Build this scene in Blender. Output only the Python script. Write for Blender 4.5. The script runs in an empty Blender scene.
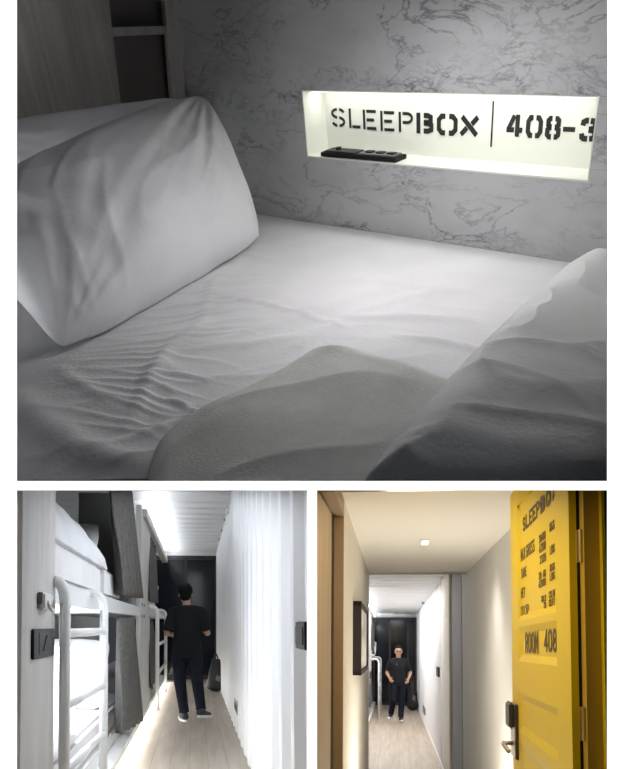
import bpy, bmesh, math, random
from mathutils import Vector, Matrix, noise
random.seed(7)
PI = math.pi
scene = bpy.context.scene
COL = scene.collection

# ------------------------------------------------------------------ camera
FPX, U0, V0 = 760.0, 300.0, 590.0
cd = bpy.data.cameras.new('camera')
cam = bpy.data.objects.new('camera', cd); COL.objects.link(cam)
cam.location = (0, 0, 0); cam.rotation_euler = (PI/2, 0, 0)
cd.sensor_fit = 'VERTICAL'; cd.sensor_height = 36.0
cd.lens = 36.0*FPX/769.0
cd.shift_x = (312.0-U0)/769.0
cd.shift_y = (V0-384.5)/769.0
cd.clip_start = 0.05; cd.clip_end = 200
scene.camera = cam
# ------------------------------------------------------------------ world, exposure
w = bpy.data.worlds.new('world'); scene.world = w; w.use_nodes = True
w.node_tree.nodes['Background'].inputs[0].default_value = (0.80, 0.86, 1.0, 1)
w.node_tree.nodes['Background'].inputs[1].default_value = 0.05
scene.view_settings.view_transform = 'Standard'
scene.view_settings.look = 'None'
scene.view_settings.exposure = 0.0
scene.view_settings.gamma = 1.0
scene.view_settings.use_curve_mapping = False
# ------------------------------------------------------------------ added sun grazing the border board to turn it white
sd = bpy.data.lights.new('sun', 'SUN'); sd.energy = 62; sd.angle = 0.003
sun = bpy.data.objects.new('sun', sd); COL.objects.link(sun)
sun.rotation_euler = Vector((0, -0.07, 1)).to_track_quat('Z', 'Y').to_euler()

# ------------------------------------------------------------------ frames of the three rooms
def ray(u, v): return Vector(((u-U0)/FPX, 1.0, (V0-v)/FPX))
_a = Vector((980, -760, -521)).normalized()
_up = Vector((-120, -760, 883)); _up = (_up-_a*_up.dot(_a)).normalized()
_b = _up.cross(_a)
def frame(x, y, z, o):
    return Matrix(((x.x, y.x, z.x, o.x), (x.y, y.y, z.y, o.y), (x.z, y.z, z.z, o.z), (0, 0, 0, 1)))
MB_ = frame(_a, _b, _up, ray(415, 239)*3.4)
def corridor_frame(u, v, E):
    f = ray(u, v).normalized(); r = f.cross(Vector((0, 0, 1))).normalized(); k = r.cross(f)
    return frame(r, f, k, -k*E)
E2, E3 = 1.17, 1.75
M2 = corridor_frame(196, 625, E2)
M3 = corridor_frame(393, 646, E3)
M0 = Matrix.Identity(4)
CUR = [M0]
def use(m): CUR[0] = m
def px(u, v, ax, val):
    """point where the sight line through (u, v) meets the plane axis = val of the current room"""
    inv = CUR[0].inverted(); o = inv @ Vector((0, 0, 0)); d = (inv.to_3x3() @ ray(u, v))
    t = (val-o[ax])/d[ax]; return o+d*t

# ------------------------------------------------------------------ area lights: the rooms' own strips and added fills
def area(name, p, aim, sx, sy, power, color=(1, 1, 1), spread=PI):
    l = bpy.data.lights.new(name, 'AREA'); l.shape = 'RECTANGLE'; l.size = sx; l.size_y = sy
    l.energy = power; l.color = color; l.spread = spread
    o = bpy.data.objects.new(name, l); COL.objects.link(o)
    z_ = (Vector(p)-Vector(aim)).normalized(); y_ = Vector((0, 1, 0)); y_ = (y_-z_*y_.dot(z_)).normalized()
    o.matrix_world = CUR[0] @ frame(y_.cross(z_), y_, z_, Vector(p))
    return o
def spot(name, p, aim, power, ang, blend, color=(1, 1, 1), r=0.03):
    l = bpy.data.lights.new(name, 'SPOT'); l.energy = power; l.spot_size = ang; l.spot_blend = blend
    l.color = color; l.shadow_soft_size = r
    o = bpy.data.objects.new(name, l); COL.objects.link(o)
    q = (Vector(aim)-Vector(p)).normalized().to_track_quat('-Z', 'Y')
    o.matrix_world = CUR[0] @ Matrix.Translation(Vector(p)) @ q.to_matrix().to_4x4()
    return o
COOL = (0.90, 0.95, 1.0); NEUT = (1.0, 0.98, 0.92); WARM = (1.0, 0.80, 0.55)
use(MB_)
area('niche_lamp', (0.05, 0.075, 0.545), (0.05, 0.085, 0), 1.30, 0.04, 1.35, (1.0, 1.0, 0.96))
def slab_fill(name, u, v, y, wd, ln, power, col):
    """added fill light hidden edge-on under a sloping slab, shining down"""
    l = bpy.data.lights.new(name, 'AREA'); l.shape = 'RECTANGLE'; l.size = wd; l.size_y = ln; l.energy = power; l.color = col
    o = bpy.data.objects.new(name, l); COL.objects.link(o)
    p = ray(u, v)*y; f = ray(u, v).normalized(); x_ = f.cross(Vector((0, 0, 1))).normalized(); z_ = x_.cross(f)
    o.matrix_world = frame(x_, f, z_, p)
slab_fill('berth_fill', 425, -23, 2.25, .6, .35, 14, (1.0, 0.98, 0.98))  # added soft fill for the bed, source unseen
use(M2)
area('cove_lamp', (-0.50, 11.5, 2.60), (-0.35, 11.5, 2.9), 0.10, 10.0, 26, COOL)
area('floor_strip_glow', (-0.585, 9.5, 0.10), (-0.2, 9.5, 0.0), 0.05, 13.0, 34, NEUT)
area('lower_bunk_lamp', (-.78, 5.0, 1.15), (-1.8, 5.0, .95), 0.25, 3.6, 75, COOL)
slab_fill('corridor_fill', 190, 487.6, 6.0, .5, 6.0, 34, COOL)  # unseen fill added to brighten the near corridor
use(M3)
area('hall_fill', (0.1, 15.0, 2.68), (0.1, 15.0, 0), 0.5, 9.0, 95, (1, 0.96, 0.93))  # added fill under the ceiling; the hall has no such lamp
area('bunk_edge_lamp', (-0.50, 17.0, 2.4), (0.5, 17.0, 1.0), 0.1, 8.0, 32, (1, 0.97, 0.93))
slab_fill('lobby_fill', 420, 487.6, 3.0, .3, 2.2, 16, WARM)  # added warm fill for the entrance, hidden in the slab plane
area('lobby_upfill', (0.22, 4.9, 0.42), (0.22, 4.9, 2), 0.35, 0.6, 26, (1, .92, .80))  # unseen fill from below, added to lift ceiling and walls

# ------------------------------------------------------------------ materials
def mat(name, base=(0.8, 0.8, 0.8), rough=0.6, metal=0.0, emit=None, spec=0.5, trans=None):
    m = bpy.data.materials.new(name); m.use_nodes = True
    b = m.node_tree.nodes['Principled BSDF']
    b.inputs['Base Color'].default_value = (*base, 1)
    b.inputs['Roughness'].default_value = rough
    b.inputs['Metallic'].default_value = metal
    b.inputs['Specular IOR Level'].default_value = spec
    if emit:
        b.inputs['Emission Color'].default_value = (*emit[0], 1); b.inputs['Emission Strength'].default_value = emit[1]
    return m
def nodes(m): return m.node_tree.nodes, m.node_tree.links, m.node_tree.nodes['Principled BSDF']
def add_noise(m, c1, c2, scale=(5, 5, 5), detail=4, rough=.55, bump=0.0, bscale=None, dist=0.0, lo=.35, hi=.65):
    n, l, b = nodes(m)
    tc = n.new('ShaderNodeTexCoord'); mp = n.new('ShaderNodeMapping'); mp.inputs['Scale'].default_value = scale
    l.new(tc.outputs['Object'], mp.inputs['Vector'])
    nz = n.new('ShaderNodeTexNoise'); nz.inputs['Scale'].default_value = 1; nz.inputs['Detail'].default_value = detail
    nz.inputs['Roughness'].default_value = rough; nz.inputs['Distortion'].default_value = dist
    l.new(mp.outputs[0], nz.inputs['Vector'])
    r = n.new('ShaderNodeValToRGB'); r.color_ramp.elements[0].position = lo; r.color_ramp.elements[1].position = hi
    r.color_ramp.elements[0].color = (*c1, 1); r.color_ramp.elements[1].color = (*c2, 1)
    l.new(nz.outputs['Fac'], r.inputs[0]); l.new(r.outputs[0], b.inputs['Base Color'])
    if bump:
        nb = n.new('ShaderNodeTexNoise'); nb.inputs['Scale'].default_value = 1; nb.inputs['Detail'].default_value = 6
        mp2 = n.new('ShaderNodeMapping'); mp2.inputs['Scale'].default_value = bscale or scale
        l.new(tc.outputs['Object'], mp2.inputs['Vector']); l.new(mp2.outputs[0], nb.inputs['Vector'])
        bu = n.new('ShaderNodeBump'); bu.inputs['Strength'].default_value = bump; bu.inputs['Distance'].default_value = 0.02
        l.new(nb.outputs['Fac'], bu.inputs['Height']); l.new(bu.outputs[0], b.inputs['Normal'])
    return m
def marble():
    m = mat('marble', rough=.45); n, l, b = nodes(m)
    tc = n.new('ShaderNodeTexCoord'); mp = n.new('ShaderNodeMapping'); mp.inputs['Rotation'].default_value = (0, 0.62, 0)
    mp.inputs['Scale'].default_value = (1.0, 1.0, 2.3)
    l.new(tc.outputs['Object'], mp.inputs['Vector'])
    def ridge(scale, width, detail, dist, seed):
        a = n.new('ShaderNodeTexNoise'); a.noise_dimensions = '4D'; a.inputs['W'].default_value = seed
        a.inputs['Scale'].default_value = scale; a.inputs['Detail'].default_value = detail
        a.inputs['Roughness'].default_value = .62; a.inputs['Distortion'].default_value = dist
        l.new(mp.outputs[0], a.inputs['Vector'])
        s = n.new('ShaderNodeMath'); s.operation = 'SUBTRACT'; s.inputs[1].default_value = .5; l.new(a.outputs['Fac'], s.inputs[0])
        ab = n.new('ShaderNodeMath'); ab.operation = 'ABSOLUTE'; l.new(s.outputs[0], ab.inputs[0])
        mr = n.new('ShaderNodeMapRange'); mr.inputs['From Min'].default_value = 0; mr.inputs['From Max'].default_value = width
        mr.inputs['To Min'].default_value = 1; mr.inputs['To Max'].default_value = 0
        l.new(ab.outputs[0], mr.inputs['Value']); return mr.outputs[0]
    def mask(scale, lo, hi, seed):
        a = n.new('ShaderNodeTexNoise'); a.noise_dimensions = '4D'; a.inputs['W'].default_value = seed
        a.inputs['Scale'].default_value = scale; a.inputs['Detail'].default_value = 3
        l.new(mp.outputs[0], a.inputs['Vector'])
        mr = n.new('ShaderNodeMapRange'); mr.inputs['From Min'].default_value = lo; mr.inputs['From Max'].default_value = hi
        l.new(a.outputs['Fac'], mr.inputs['Value']); return mr.outputs[0]
    def mul(x, y, k=1.0):
        q = n.new('ShaderNodeMath'); q.operation = 'MULTIPLY'; l.new(x, q.inputs[0])
        if y is None: q.inputs[1].default_value = k
        else: l.new(y, q.inputs[1])
        return q.outputs[0]
    def add(x, y):
        q = n.new('ShaderNodeMath'); q.operation = 'ADD'; q.use_clamp = True; l.new(x, q.inputs[0]); l.new(y, q.inputs[1]); return q.outputs[0]
    v1 = mul(mul(ridge(2.6, .020, 10, .9, 1.3), mask(2.0, .38, .62, 4.0)), None, .78)
    v2 = mul(mul(ridge(6.5, .03, 8, 1.2, 7.7), mask(2.6, .45, .65, 9.1)), None, .5)
    v3 = mul(mask(3.2, .42, .85, 15.0), None, .30)
    f = add(add(v1, v2), v3)
    mx = n.new('ShaderNodeMix'); mx.data_type = 'RGBA'
    mx.inputs['A'].default_value = (.55, .555, .56, 1); mx.inputs['B'].default_value = (.15, .155, .165, 1)
    l.new(f, mx.inputs['Factor']); l.new(mx.outputs['Result'], b.inputs['Base Color'])
    return m
def planks(name, c1, c2, pw, pl):
    m = mat(name, rough=.42); n, l, b = nodes(m)
    tc = n.new('ShaderNodeTexCoord'); mp = n.new('ShaderNodeMapping'); mp.inputs['Rotation'].default_value = (0, 0, PI/2)
    l.new(tc.outputs['Object'], mp.inputs['Vector'])
    br = n.new('ShaderNodeTexBrick'); br.inputs['Scale'].default_value = 1; br.inputs['Brick Width'].default_value = pl
    br.inputs['Row Height'].default_value = pw; br.inputs['Mortar Size'].default_value = .0035; br.offset = .37
    br.inputs['Color1'].default_value = (*c1, 1); br.inputs['Color2'].default_value = (*c2, 1)
    br.inputs['Mortar'].default_value = (*[x*.7 for x in c1], 1); l.new(mp.outputs[0], br.inputs['Vector'])
    nz = n.new('ShaderNodeTexNoise'); nz.inputs['Scale'].default_value = 1; nz.inputs['Detail'].default_value = 5
    m2 = n.new('ShaderNodeMapping'); m2.inputs['Scale'].default_value = (14, 1.1, 5)
    l.new(tc.outputs['Object'], m2.inputs['Vector']); l.new(m2.outputs[0], nz.inputs['Vector'])
    r = n.new('ShaderNodeValToRGB'); r.color_ramp.elements[0].position = .3; r.color_ramp.elements[1].position = .7
    r.color_ramp.elements[0].color = (.80, .78, .76, 1); r.color_ramp.elements[1].color = (1.1, 1.1, 1.1, 1)
    l.new(nz.outputs['Fac'], r.inputs[0])
    mx = n.new('ShaderNodeMix'); mx.data_type = 'RGBA'; mx.blend_type = 'MULTIPLY'; mx.inputs['Factor'].default_value = 1
    l.new(br.outputs['Color'], mx.inputs['A']); l.new(r.outputs[0], mx.inputs['B']); l.new(mx.outputs['Result'], b.inputs['Base Color'])
    return m
m_front = mat('border_white', (.97, .97, .97), .9, spec=0)
m_dark_edge = mat('dark_edge', (.02, .02, .02), .9, spec=0)
m_shell = mat('dark_shell', (.10, .10, .105), .9, spec=.1)
m_marble = marble()
m_niche = mat('cream_lining', (.80, .81, .74), .5)
m_ash = add_noise(mat('pale_ash_wood', rough=.6), (.35, .325, .30), (.47, .445, .415), (26, 26, 1.6), 6, .65, .10)
m_ash2 = add_noise(mat('pale_wood_laminate', rough=.5), (.55, .53, .51), (.68, .66, .64), (30, 8, 1.2), 5, .6)
m_taupe = mat('dark_taupe_board', (.16, .145, .135), .7)
m_letter = mat('black_letter_vinyl', (.012, .012, .012), .6)
m_black = mat('black_plastic', (.014, .014, .015), .45, spec=.2)
m_dgrey = mat('dark_grey_plastic', (.045, .045, .048), .5, spec=.2)
m_blackm = mat('black_matte', (.03, .03, .032), .7)
m_grey = mat('grey_plastic', (.18, .18, .19), .4)
m_sheet = add_noise(mat('white_cotton_sheet', rough=.85, spec=.2), (.74, .735, .75), (.80, .795, .81), (3, 3, 3), 3, .5, .12, (60, 60, 60))
m_pillow = add_noise(mat('white_cotton_pillowcase', rough=.85, spec=.2), (.76, .765, .79), (.82, .825, .85), (3, 3, 3), 3, .5, .10, (50, 50, 50))
m_blanket = add_noise(mat('grey_fleece_blanket', rough=1, spec=.1), (.62, .63, .60), (.71, .72, .69), (9, 9, 9), 5, .6, .15, (90, 90, 90))
m_duvet = add_noise(mat('white_cotton_duvet', rough=.85, spec=.2), (.76, .76, .755), (.81, .81, .805), (3, 3, 3), 3, .5, .12, (60, 60, 60))
m_white = mat('white_paint', (.80, .81, .80), .5)
m_metalw = mat('white_powder_coat', (.84, .85, .86), .3)
m_corr = mat('white_corrugated_steel', (.82, .83, .86), .42)
m_corrc = mat('white_corrugated_ceiling', (.72, .73, .74), .55)
m_wall3 = mat('cream_wall_paint', (.74, .70, .62), .7)
m_ceil3 = mat('cream_ceiling_paint', (.75, .72, .65), .8)
m_greywall = add_noise(mat('grey_wall_paint', rough=.7), (.58, .575, .56), (.62, .615, .60), (2, 2, 2))
m_greycol = mat('mid_grey_paint', (.30, .305, .31), .7)
m_midgrey = mat('soft_grey_board', (.50, .50, .49), .8)
m_tan = add_noise(mat('tan_wood_laminate', rough=.55), (.30, .235, .155), (.36, .285, .19), (22, 10, 1.5), 5)
m_tan2 = mat('brown_casing', (.34, .245, .16), .5)
m_floor2 = planks('light_oak_planks', (.43, .375, .31), (.49, .43, .365), .16, 2.4)
m_floor3 = planks('warm_oak_planks', (.46, .385, .30), (.52, .44, .35), .16, 2.4)
m_glass = mat('black_glass', (.006, .009, .014), .10, spec=.3)
m_frame = mat('black_door_frame', (.02, .02, .024), .35)
m_yellow = mat('yellow_door_paint', (.80, .60, .008), .5, spec=.2)
m_ytext = mat('dark_brown_letter_paint', (.13, .09, .03), .6)
m_mustard = mat('yellow_frame_paint', (.62, .40, .04), .45)
m_steel = mat('brushed_steel', (.55, .50, .46), .35, 1.0)
m_lock = mat('dark_lock_housing', (.06, .055, .055), .3)
m_brass = mat('yellow_painted_hinge', (.55, .38, .10), .4, .3)
m_curt = add_noise(mat('grey_curtain_cloth', rough=.95, spec=.1), (.115, .112, .105), (.155, .152, .145), (30, 30, 30), 4, .6, .2, (90, 90, 90))
m_strip = mat('led_strip_diffuser', (1, 1, 1), .5, emit=((.97, .98, 1), 7.0))
m_strip_y = mat('warm_led_strip_diffuser', (1, 1, 1), .5, emit=((1, .97, .86), 5.0))
m_bulb = mat('lamp_diffuser', (1, 1, 1), .5, emit=((1, .93, .80), 9.0))
m_skin = mat('skin', (.43, .25, .17), .6)
m_hair = mat('black_hair', (.008, .007, .007), .8, spec=.1)
m_tee = mat('black_tshirt_cloth', (.012, .013, .016), .9, spec=.15)
m_jean = add_noise(mat('dark_navy_denim', rough=.9, spec=.15), (.008, .010, .017), (.013, .016, .026), (30, 30, 30))
m_shoe = mat('black_shoe_canvas', (.03, .03, .035), .7)
m_sole = mat('white_rubber', (.72, .72, .72), .6)
m_bag = mat('black_bag_nylon', (.015, .015, .017), .55)
m_lip = mat('lip', (.36, .15, .12), .5)

# ------------------------------------------------------------------ mesh building
class MB:
    def __init__(s): s.v = []; s.f = []
    def add(s, vs, fs):
        k = len(s.v); s.v += [Vector(p) for p in vs]; s.f += [tuple(i+k for i in f) for f in fs]; return s
    def box(s, x0, x1, y0, y1, z0, z1):
        return s.add([(x0, y0, z0), (x1, y0, z0), (x1, y1, z0), (x0, y1, z0), (x0, y0, z1), (x1, y0, z1), (x1, y1, z1), (x0, y1, z1)],
                     [(0, 3, 2, 1), (4, 5, 6, 7), (0, 1, 5, 4), (1, 2, 6, 5), (2, 3, 7, 6), (3, 0, 4, 7)])
    def prism(s, pts, off):
        n = len(pts); off = Vector(off); p = [Vector(q) for q in pts]
        return s.add(p+[q+off for q in p], [tuple(range(n))[::-1], tuple(range(n, 2*n))]+[(i, (i+1) % n, n+(i+1) % n, n+i) for i in range(n)])
    def hexa(s, lo, hi):
        return s.add(list(lo)+list(hi), [(0, 3, 2, 1), (4, 5, 6, 7), (0, 1, 5, 4), (1, 2, 6, 5), (2, 3, 7, 6), (3, 0, 4, 7)])
    def tube(s, path, r, n=12):
        P = [Vector(p) for p in path]; R = r if isinstance(r, (list, tuple)) else [r]*len(P)
        t = [(P[min(i+1, len(P)-1)]-P[max(i-1, 0)]).normalized() for i in range(len(P))]
        ref = Vector((0, 0, 1)) if abs(t[0].z) < .9 else Vector((1, 0, 0))
        u = t[0].cross(ref).normalized(); vs = []; fs = []
        for i, p in enumerate(P):
            u = (u-t[i]*u.dot(t[i])).normalized(); w_ = t[i].cross(u)
            for k in range(n): a = 2*PI*k/n; vs.append(p+(u*math.cos(a)+w_*math.sin(a))*R[i])
        for i in range(len(P)-1):
            for k in range(n): fs.append((i*n+k, i*n+(k+1) % n, (i+1)*n+(k+1) % n, (i+1)*n+k))
        fs.append(tuple(range(n))[::-1]); fs.append(tuple((len(P)-1)*n+k for k in range(n)))
        return s.add(vs, fs)
    def grid(s, fn, nu, nv, closed=False):
        vs = [fn(i/nu, j/nv) for j in range(nv+1) for i in range(nu+1)]
        fs = [(j*(nu+1)+i, j*(nu+1)+i+1, (j+1)*(nu+1)+i+1, (j+1)*(nu+1)+i) for j in range(nv) for i in range(nu)]
        return s.add(vs, fs)
    def ball(s, c, r, rx=1, ry=1, rz=1, n=16, m=10):
        c = Vector(c); vs = []; fs = []
        for j in range(m+1):
            th = PI*j/m
            for i in range(n):
                a = 2*PI*i/n; vs.append(c+Vector((r*rx*math.sin(th)*math.cos(a), r*ry*math.sin(th)*math.sin(a), r*rz*math.cos(th))))
        for j in range(m):
            for i in range(n): fs.append((j*n+i, j*n+(i+1) % n, (j+1)*n+(i+1) % n, (j+1)*n+i))
        return s.add(vs, fs)
    def solid(s, fn_top, fn_bot, nu, nv):
        """closed sheet between two surfaces over the same grid"""
        W = nu+1; N = W*(nv+1)
        vs = [fn_top(i/nu, j/nv) for j in range(nv+1) for i in range(nu+1)]+[fn_bot(i/nu, j/nv) for j in range(nv+1) for i in range(nu+1)]
        fs = []
        for j in range(nv):
            for i in range(nu):
                a, b, c, d = j*W+i, j*W+i+1, (j+1)*W+i+1, (j+1)*W+i
                fs.append((a, b, c, d)); fs.append((N+d, N+c, N+b, N+a))
        for i in range(nu):
            fs.append((i+1, i, N+i, N+i+1)); k = nv*W; fs.append((k+i, k+i+1, N+k+i+1, N+k+i))
        for j in range(nv):
            fs.append((j*W, (j+1)*W, N+(j+1)*W, N+j*W)); fs.append(((j+1)*W+nu, j*W+nu, N+j*W+nu, N+(j+1)*W+nu))
        return s.add(vs, fs)
    def build(s, name, m, parent=None, smooth=False, bevel=0, label=None, cat=None, group=None, kind=None, recalc=True):
        me = bpy.data.meshes.new(name)
        if parent is not None: base = Vector(parent['_base'])
        else:
            xs = [p.x for p in s.v]; ys = [p.y for p in s.v]; zs = [p.z for p in s.v]
            base = Vector(((min(xs)+max(xs))/2, (min(ys)+max(ys))/2, min(zs)))
        me.from_pydata([tuple(p-base) for p in s.v], [], s.f)
        if recalc:
            bm = bmesh.new(); bm.from_mesh(me); bmesh.ops.remove_doubles(bm, verts=bm.verts, dist=1e-6)
            bmesh.ops.recalc_face_normals(bm, faces=bm.faces)
            if bevel: bmesh.ops.bevel(bm, geom=[e for e in bm.edges if len(e.link_faces) == 2 and e.calc_face_angle(0) > .6], offset=bevel, segments=2, affect='EDGES', clamp_overlap=True)
            bm.to_mesh(me); bm.free()
        if smooth:
            for p in me.polygons: p.use_smooth = True
        me.materials.append(m)
        o = bpy.data.objects.new(name, me); COL.objects.link(o)
        if parent is not None:
            o.parent = parent
            o['_base'] = tuple(base)
            if label: o['label'] = label
        else:
            o.matrix_world = CUR[0] @ Matrix.Translation(base); o['_base'] = tuple(base)
            tag(o, label, cat, group, kind)
        if kind and parent is not None: o['kind'] = kind
        return o
def tag(o, label=None, cat=None, group=None, kind=None):
    if label: o['label'] = label
    if cat: o['category'] = cat
    if group: o['group'] = group
    if kind: o['kind'] = kind
def thing(name, base, label, cat, group=None):
    o = bpy.data.objects.new(name, None); COL.objects.link(o); o.empty_display_size = .1
    o.matrix_world = CUR[0] @ Matrix.Translation(Vector(base)); o['_base'] = tuple(base)
    tag(o, label, cat, group); return o
def struct(b, name, m, **k): return b.build(name, m, kind='structure', **k)

# ------------------------------------------------------------------ stroke lettering
def arc(cx, cy, rx, ry, a0, a1, n=10):
    return [(cx+rx*math.cos(math.radians(a0+(a1-a0)*i/n)), cy+ry*math.sin(math.radians(a0+(a1-a0)*i/n))) for i in range(n+1)]
ST = {  # stencil alphabet
 'S': [arc(.5, .75, .5, .25, 15, 75), arc(.5, .75, .5, .25, 100, 255)+[(.40, .51)], [(.60, .49)]+arc(.5, .25, .5, .25, 75, -80), arc(.5, .25, .5, .25, -105, -165)],
 'L': [[(0, 0), (0, 1)], [(.24, 0), (1, 0)]],
 'E': [[(0, 0), (0, 1)], [(.24, 0), (1, 0)], [(.24, .5), (.9, .5)], [(.24, 1), (1, 1)]],
 'P': [[(0, 0), (0, 1)], [(.24, 1)]+arc(.6, .74, .4, .26, 90, -90)+[(.24, .48)]],
 'B': [[(0, 0), (0, 1)], [(.36, 1)]+arc(.6, .77, .38, .23, 90, -70), [(.36, 0)]+arc(.6, .26, .40, .26, -90, 75), [(.36, .53), (.62, .53)]],
 'O': [arc(.5, .5, .5, .5, 105, 255, 16), arc(.5, .5, .5, .5, 75, -75, 16)],
 'X': [[(.05, 1), (.95, 0)], [(0, 0), (.34, .38)], [(.66, .62), (1, 1)]],
 '4': [[(.72, 0), (.72, 1)], [(.50, 1.0), (0.02, .30)], [(.0, .22), (.50, .22)], [(.78, .22), (1.08, .22)]],
 '0': [[(.36, 1)]+arc(.4, .8, .4, .2, 115, 180)+arc(.4, .2, .4, .2, 180, 245), arc(.6, .8, .4, .2, 65, 0)+arc(.6, .2, .4, .2, 0, -65)],
 '8': [arc(.45, .76, .40, .24, 110, 250), arc(.55, .76, .40, .24, 70, -70), arc(.45, .25, .45, .25, 110, 250), arc(.55, .25, .45, .25, 70, -70)],
 '-': [[(0, .45), (1, .45)]],
 '3': [arc(.5, .75, .45, .25, 165, 100), arc(.55, .75, .42, .25, 75, -80), arc(.55, .25, .45, .25, 80, -70), arc(.5, .25, .5, .25, -105, -165)],
}
PL = {  # plain narrow alphabet
 'S': [arc(.5, .75, .5, .25, 10, 270)+arc(.5, .25, .5, .25, 90, -170)], 'L': [[(0, 1), (0, 0), (1, 0)]], 'E': [[(1, 1), (0, 1), (0, 0), (1, 0)], [(0, .5), (.85, .5)]],
 'P': [[(0, 0), (0, 1)]+arc(.5, .75, .5, .25, 90, -90)+[(0, .5)]], 'B': [[(0, 0), (0, 1)]+arc(.5, .75, .45, .25, 90, -90)+arc(.5, .25, .5, .25, 90, -90)+[(0, 0)]],
 'O': [arc(.5, .78, .5, .22, 0, 180)+arc(.5, .22, .5, .22, 180, 360)+[(1, .78)]], 'X': [[(0, 0), (1, 1)], [(0, 1), (1, 0)]],
 'R': [[(0, 0), (0, 1)]+arc(.5, .75, .5, .25, 90, -90)+[(0, .5)], [(.5, .5), (1, 0)]], 'M': [[(0, 0), (0, 1), (.5, .35), (1, 1), (1, 0)]],
 'A': [[(0, 0), (.5, 1), (1, 0)], [(.2, .35), (.8, .35)]], 'G': [arc(.5, .78, .5, .22, 0, 180)+arc(.5, .22, .5, .22, 180, 360)+[(1, .48), (.55, .48)]],
 'T': [[(0, 1), (1, 1)], [(.5, 1), (.5, 0)]], 'N': [[(0, 0), (0, 1), (1, 0), (1, 1)]], 'C': [arc(.5, .78, .5, .22, 0, 180)+arc(.5, .22, .5, .22, 180, 360)],
 'U': [[(0, 1)]+arc(.5, .22, .5, .22, 180, 360)+[(1, 1)]], 'K': [[(0, 0), (0, 1)], [(1, 1), (0, .45)], [(.25, .6), (1, 0)]], 'F': [[(1, 1), (0, 1), (0, 0)], [(0, .5), (.8, .5)]],
 '.': [[(.4, 0), (.6, 0)]], ',': [[(.6, .05), (.4, -.12)]], '0': [arc(.5, .78, .5, .22, 0, 180)+arc(.5, .22, .5, .22, 180, 360)+[(1, .78)]],
 '2': [arc(.5, .75, .5, .25, 170, 0)+[(0, 0), (1, 0)]], '3': [arc(.5, .75, .5, .25, 170, -90)+arc(.5, .25, .5, .25, 90, -170)], '4': [[(.75, 0), (.75, 1), (0, .28), (1, .28)]],
 '5': [[(1, 1), (0, 1), (0, .55)]+arc(.5, .3, .5, .3, 110, -160)], '6': [[(.8, 1)]+arc(.5, .28, .5, .28, 150, 510)], '7': [[(0, 1), (1, 1), (.35, 0)]],
 '8': [arc(.5, .75, .42, .25, -90, 270, 14), arc(.5, .25, .5, .25, 90, 450, 14)], '9': [[(.2, 0)]+arc(.5, .72, .5, .28, -30, 330)], '-': [[(0, .45), (1, .45)]],
}
def stroke_poly(mb, pts, th, P, dep):
    n = len(pts); L = []; Rr = []
    for i in range(n):
        p = Vector(pts[i])
        d0 = (p-Vector(pts[i-1])).normalized() if i > 0 else None
        d1 = (Vector(pts[i+1])-p).normalized() if i < n-1 else None
        if d0 is None: d0 = d1
        if d1 is None: d1 = d0
        n0 = Vector((-d0.y, d0.x)); n1 = Vector((-d1.y, d1.x)); m = (n0+n1)
        m = m.normalized() if m.length > 1e-4 else n0
        k = th/2/max(.45, m.dot(n1)); L.append(p+m*k); Rr.append(p-m*k)
    vs = [P(q.x, q.y, 0) for q in L]+[P(q.x, q.y, 0) for q in Rr]+[P(q.x, q.y, dep) for q in L]+[P(q.x, q.y, dep) for q in Rr]
    fs = []
    for i in range(n-1):
        fs += [(i, i+1, n+i+1, n+i), (2*n+i, 3*n+i, 3*n+i+1, 2*n+i+1), (i, 2*n+i, 2*n+i+1, i+1), (n+i, n+i+1, 3*n+i+1, 3*n+i)]
    fs += [(0, n, 3*n, 2*n), (n-1, 3*n-1, 4*n-1, 2*n-1)]
    mb.add(vs, fs)
def glyph(mb, ch, o, ex, ez, en, w_, h, th, table, dep=.002):
    """one character standing at o; ex right, ez up, en out of the surface"""
    for st in table.get(ch, []):
        if len(st) > 1:
            pts = [Vector((th/2+x*(w_-th), th/2+y*(h-th))) for x, y in st]
            for e, q in ((0, 1), (-1, -2)):
                d = (pts[e]-pts[q]).normalized(); x, y = st[e]
                if (abs(d.x) > .9 and (x <= .01 or x >= .99)) or (abs(d.y) > .55 and (y <= .01 or y >= .99)): pts[e] = pts[e]+d*th/2*(1 if abs(d.y) > .9 or abs(d.x) > .9 else .5)
            stroke_poly(mb, pts, th, lambda x, y, d: o+ex*x+ez*y+en*d, dep)
def word(mb, s, o, ex, ez, en, width, h, th, table, gap=.28, dep=.002):
    ws = [(.35 if c in '.,' else .6 if c == ' ' else 1.0) for c in s]
    cw = width/(sum(ws)+gap*(len(s)-1)); x = 0
    for c, k in zip(s, ws):
        glyph(mb, c, o+ex*x, ex, ez, en, cw*k, h, min(th, cw*.24), table, dep); x += cw*(k+gap)

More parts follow.
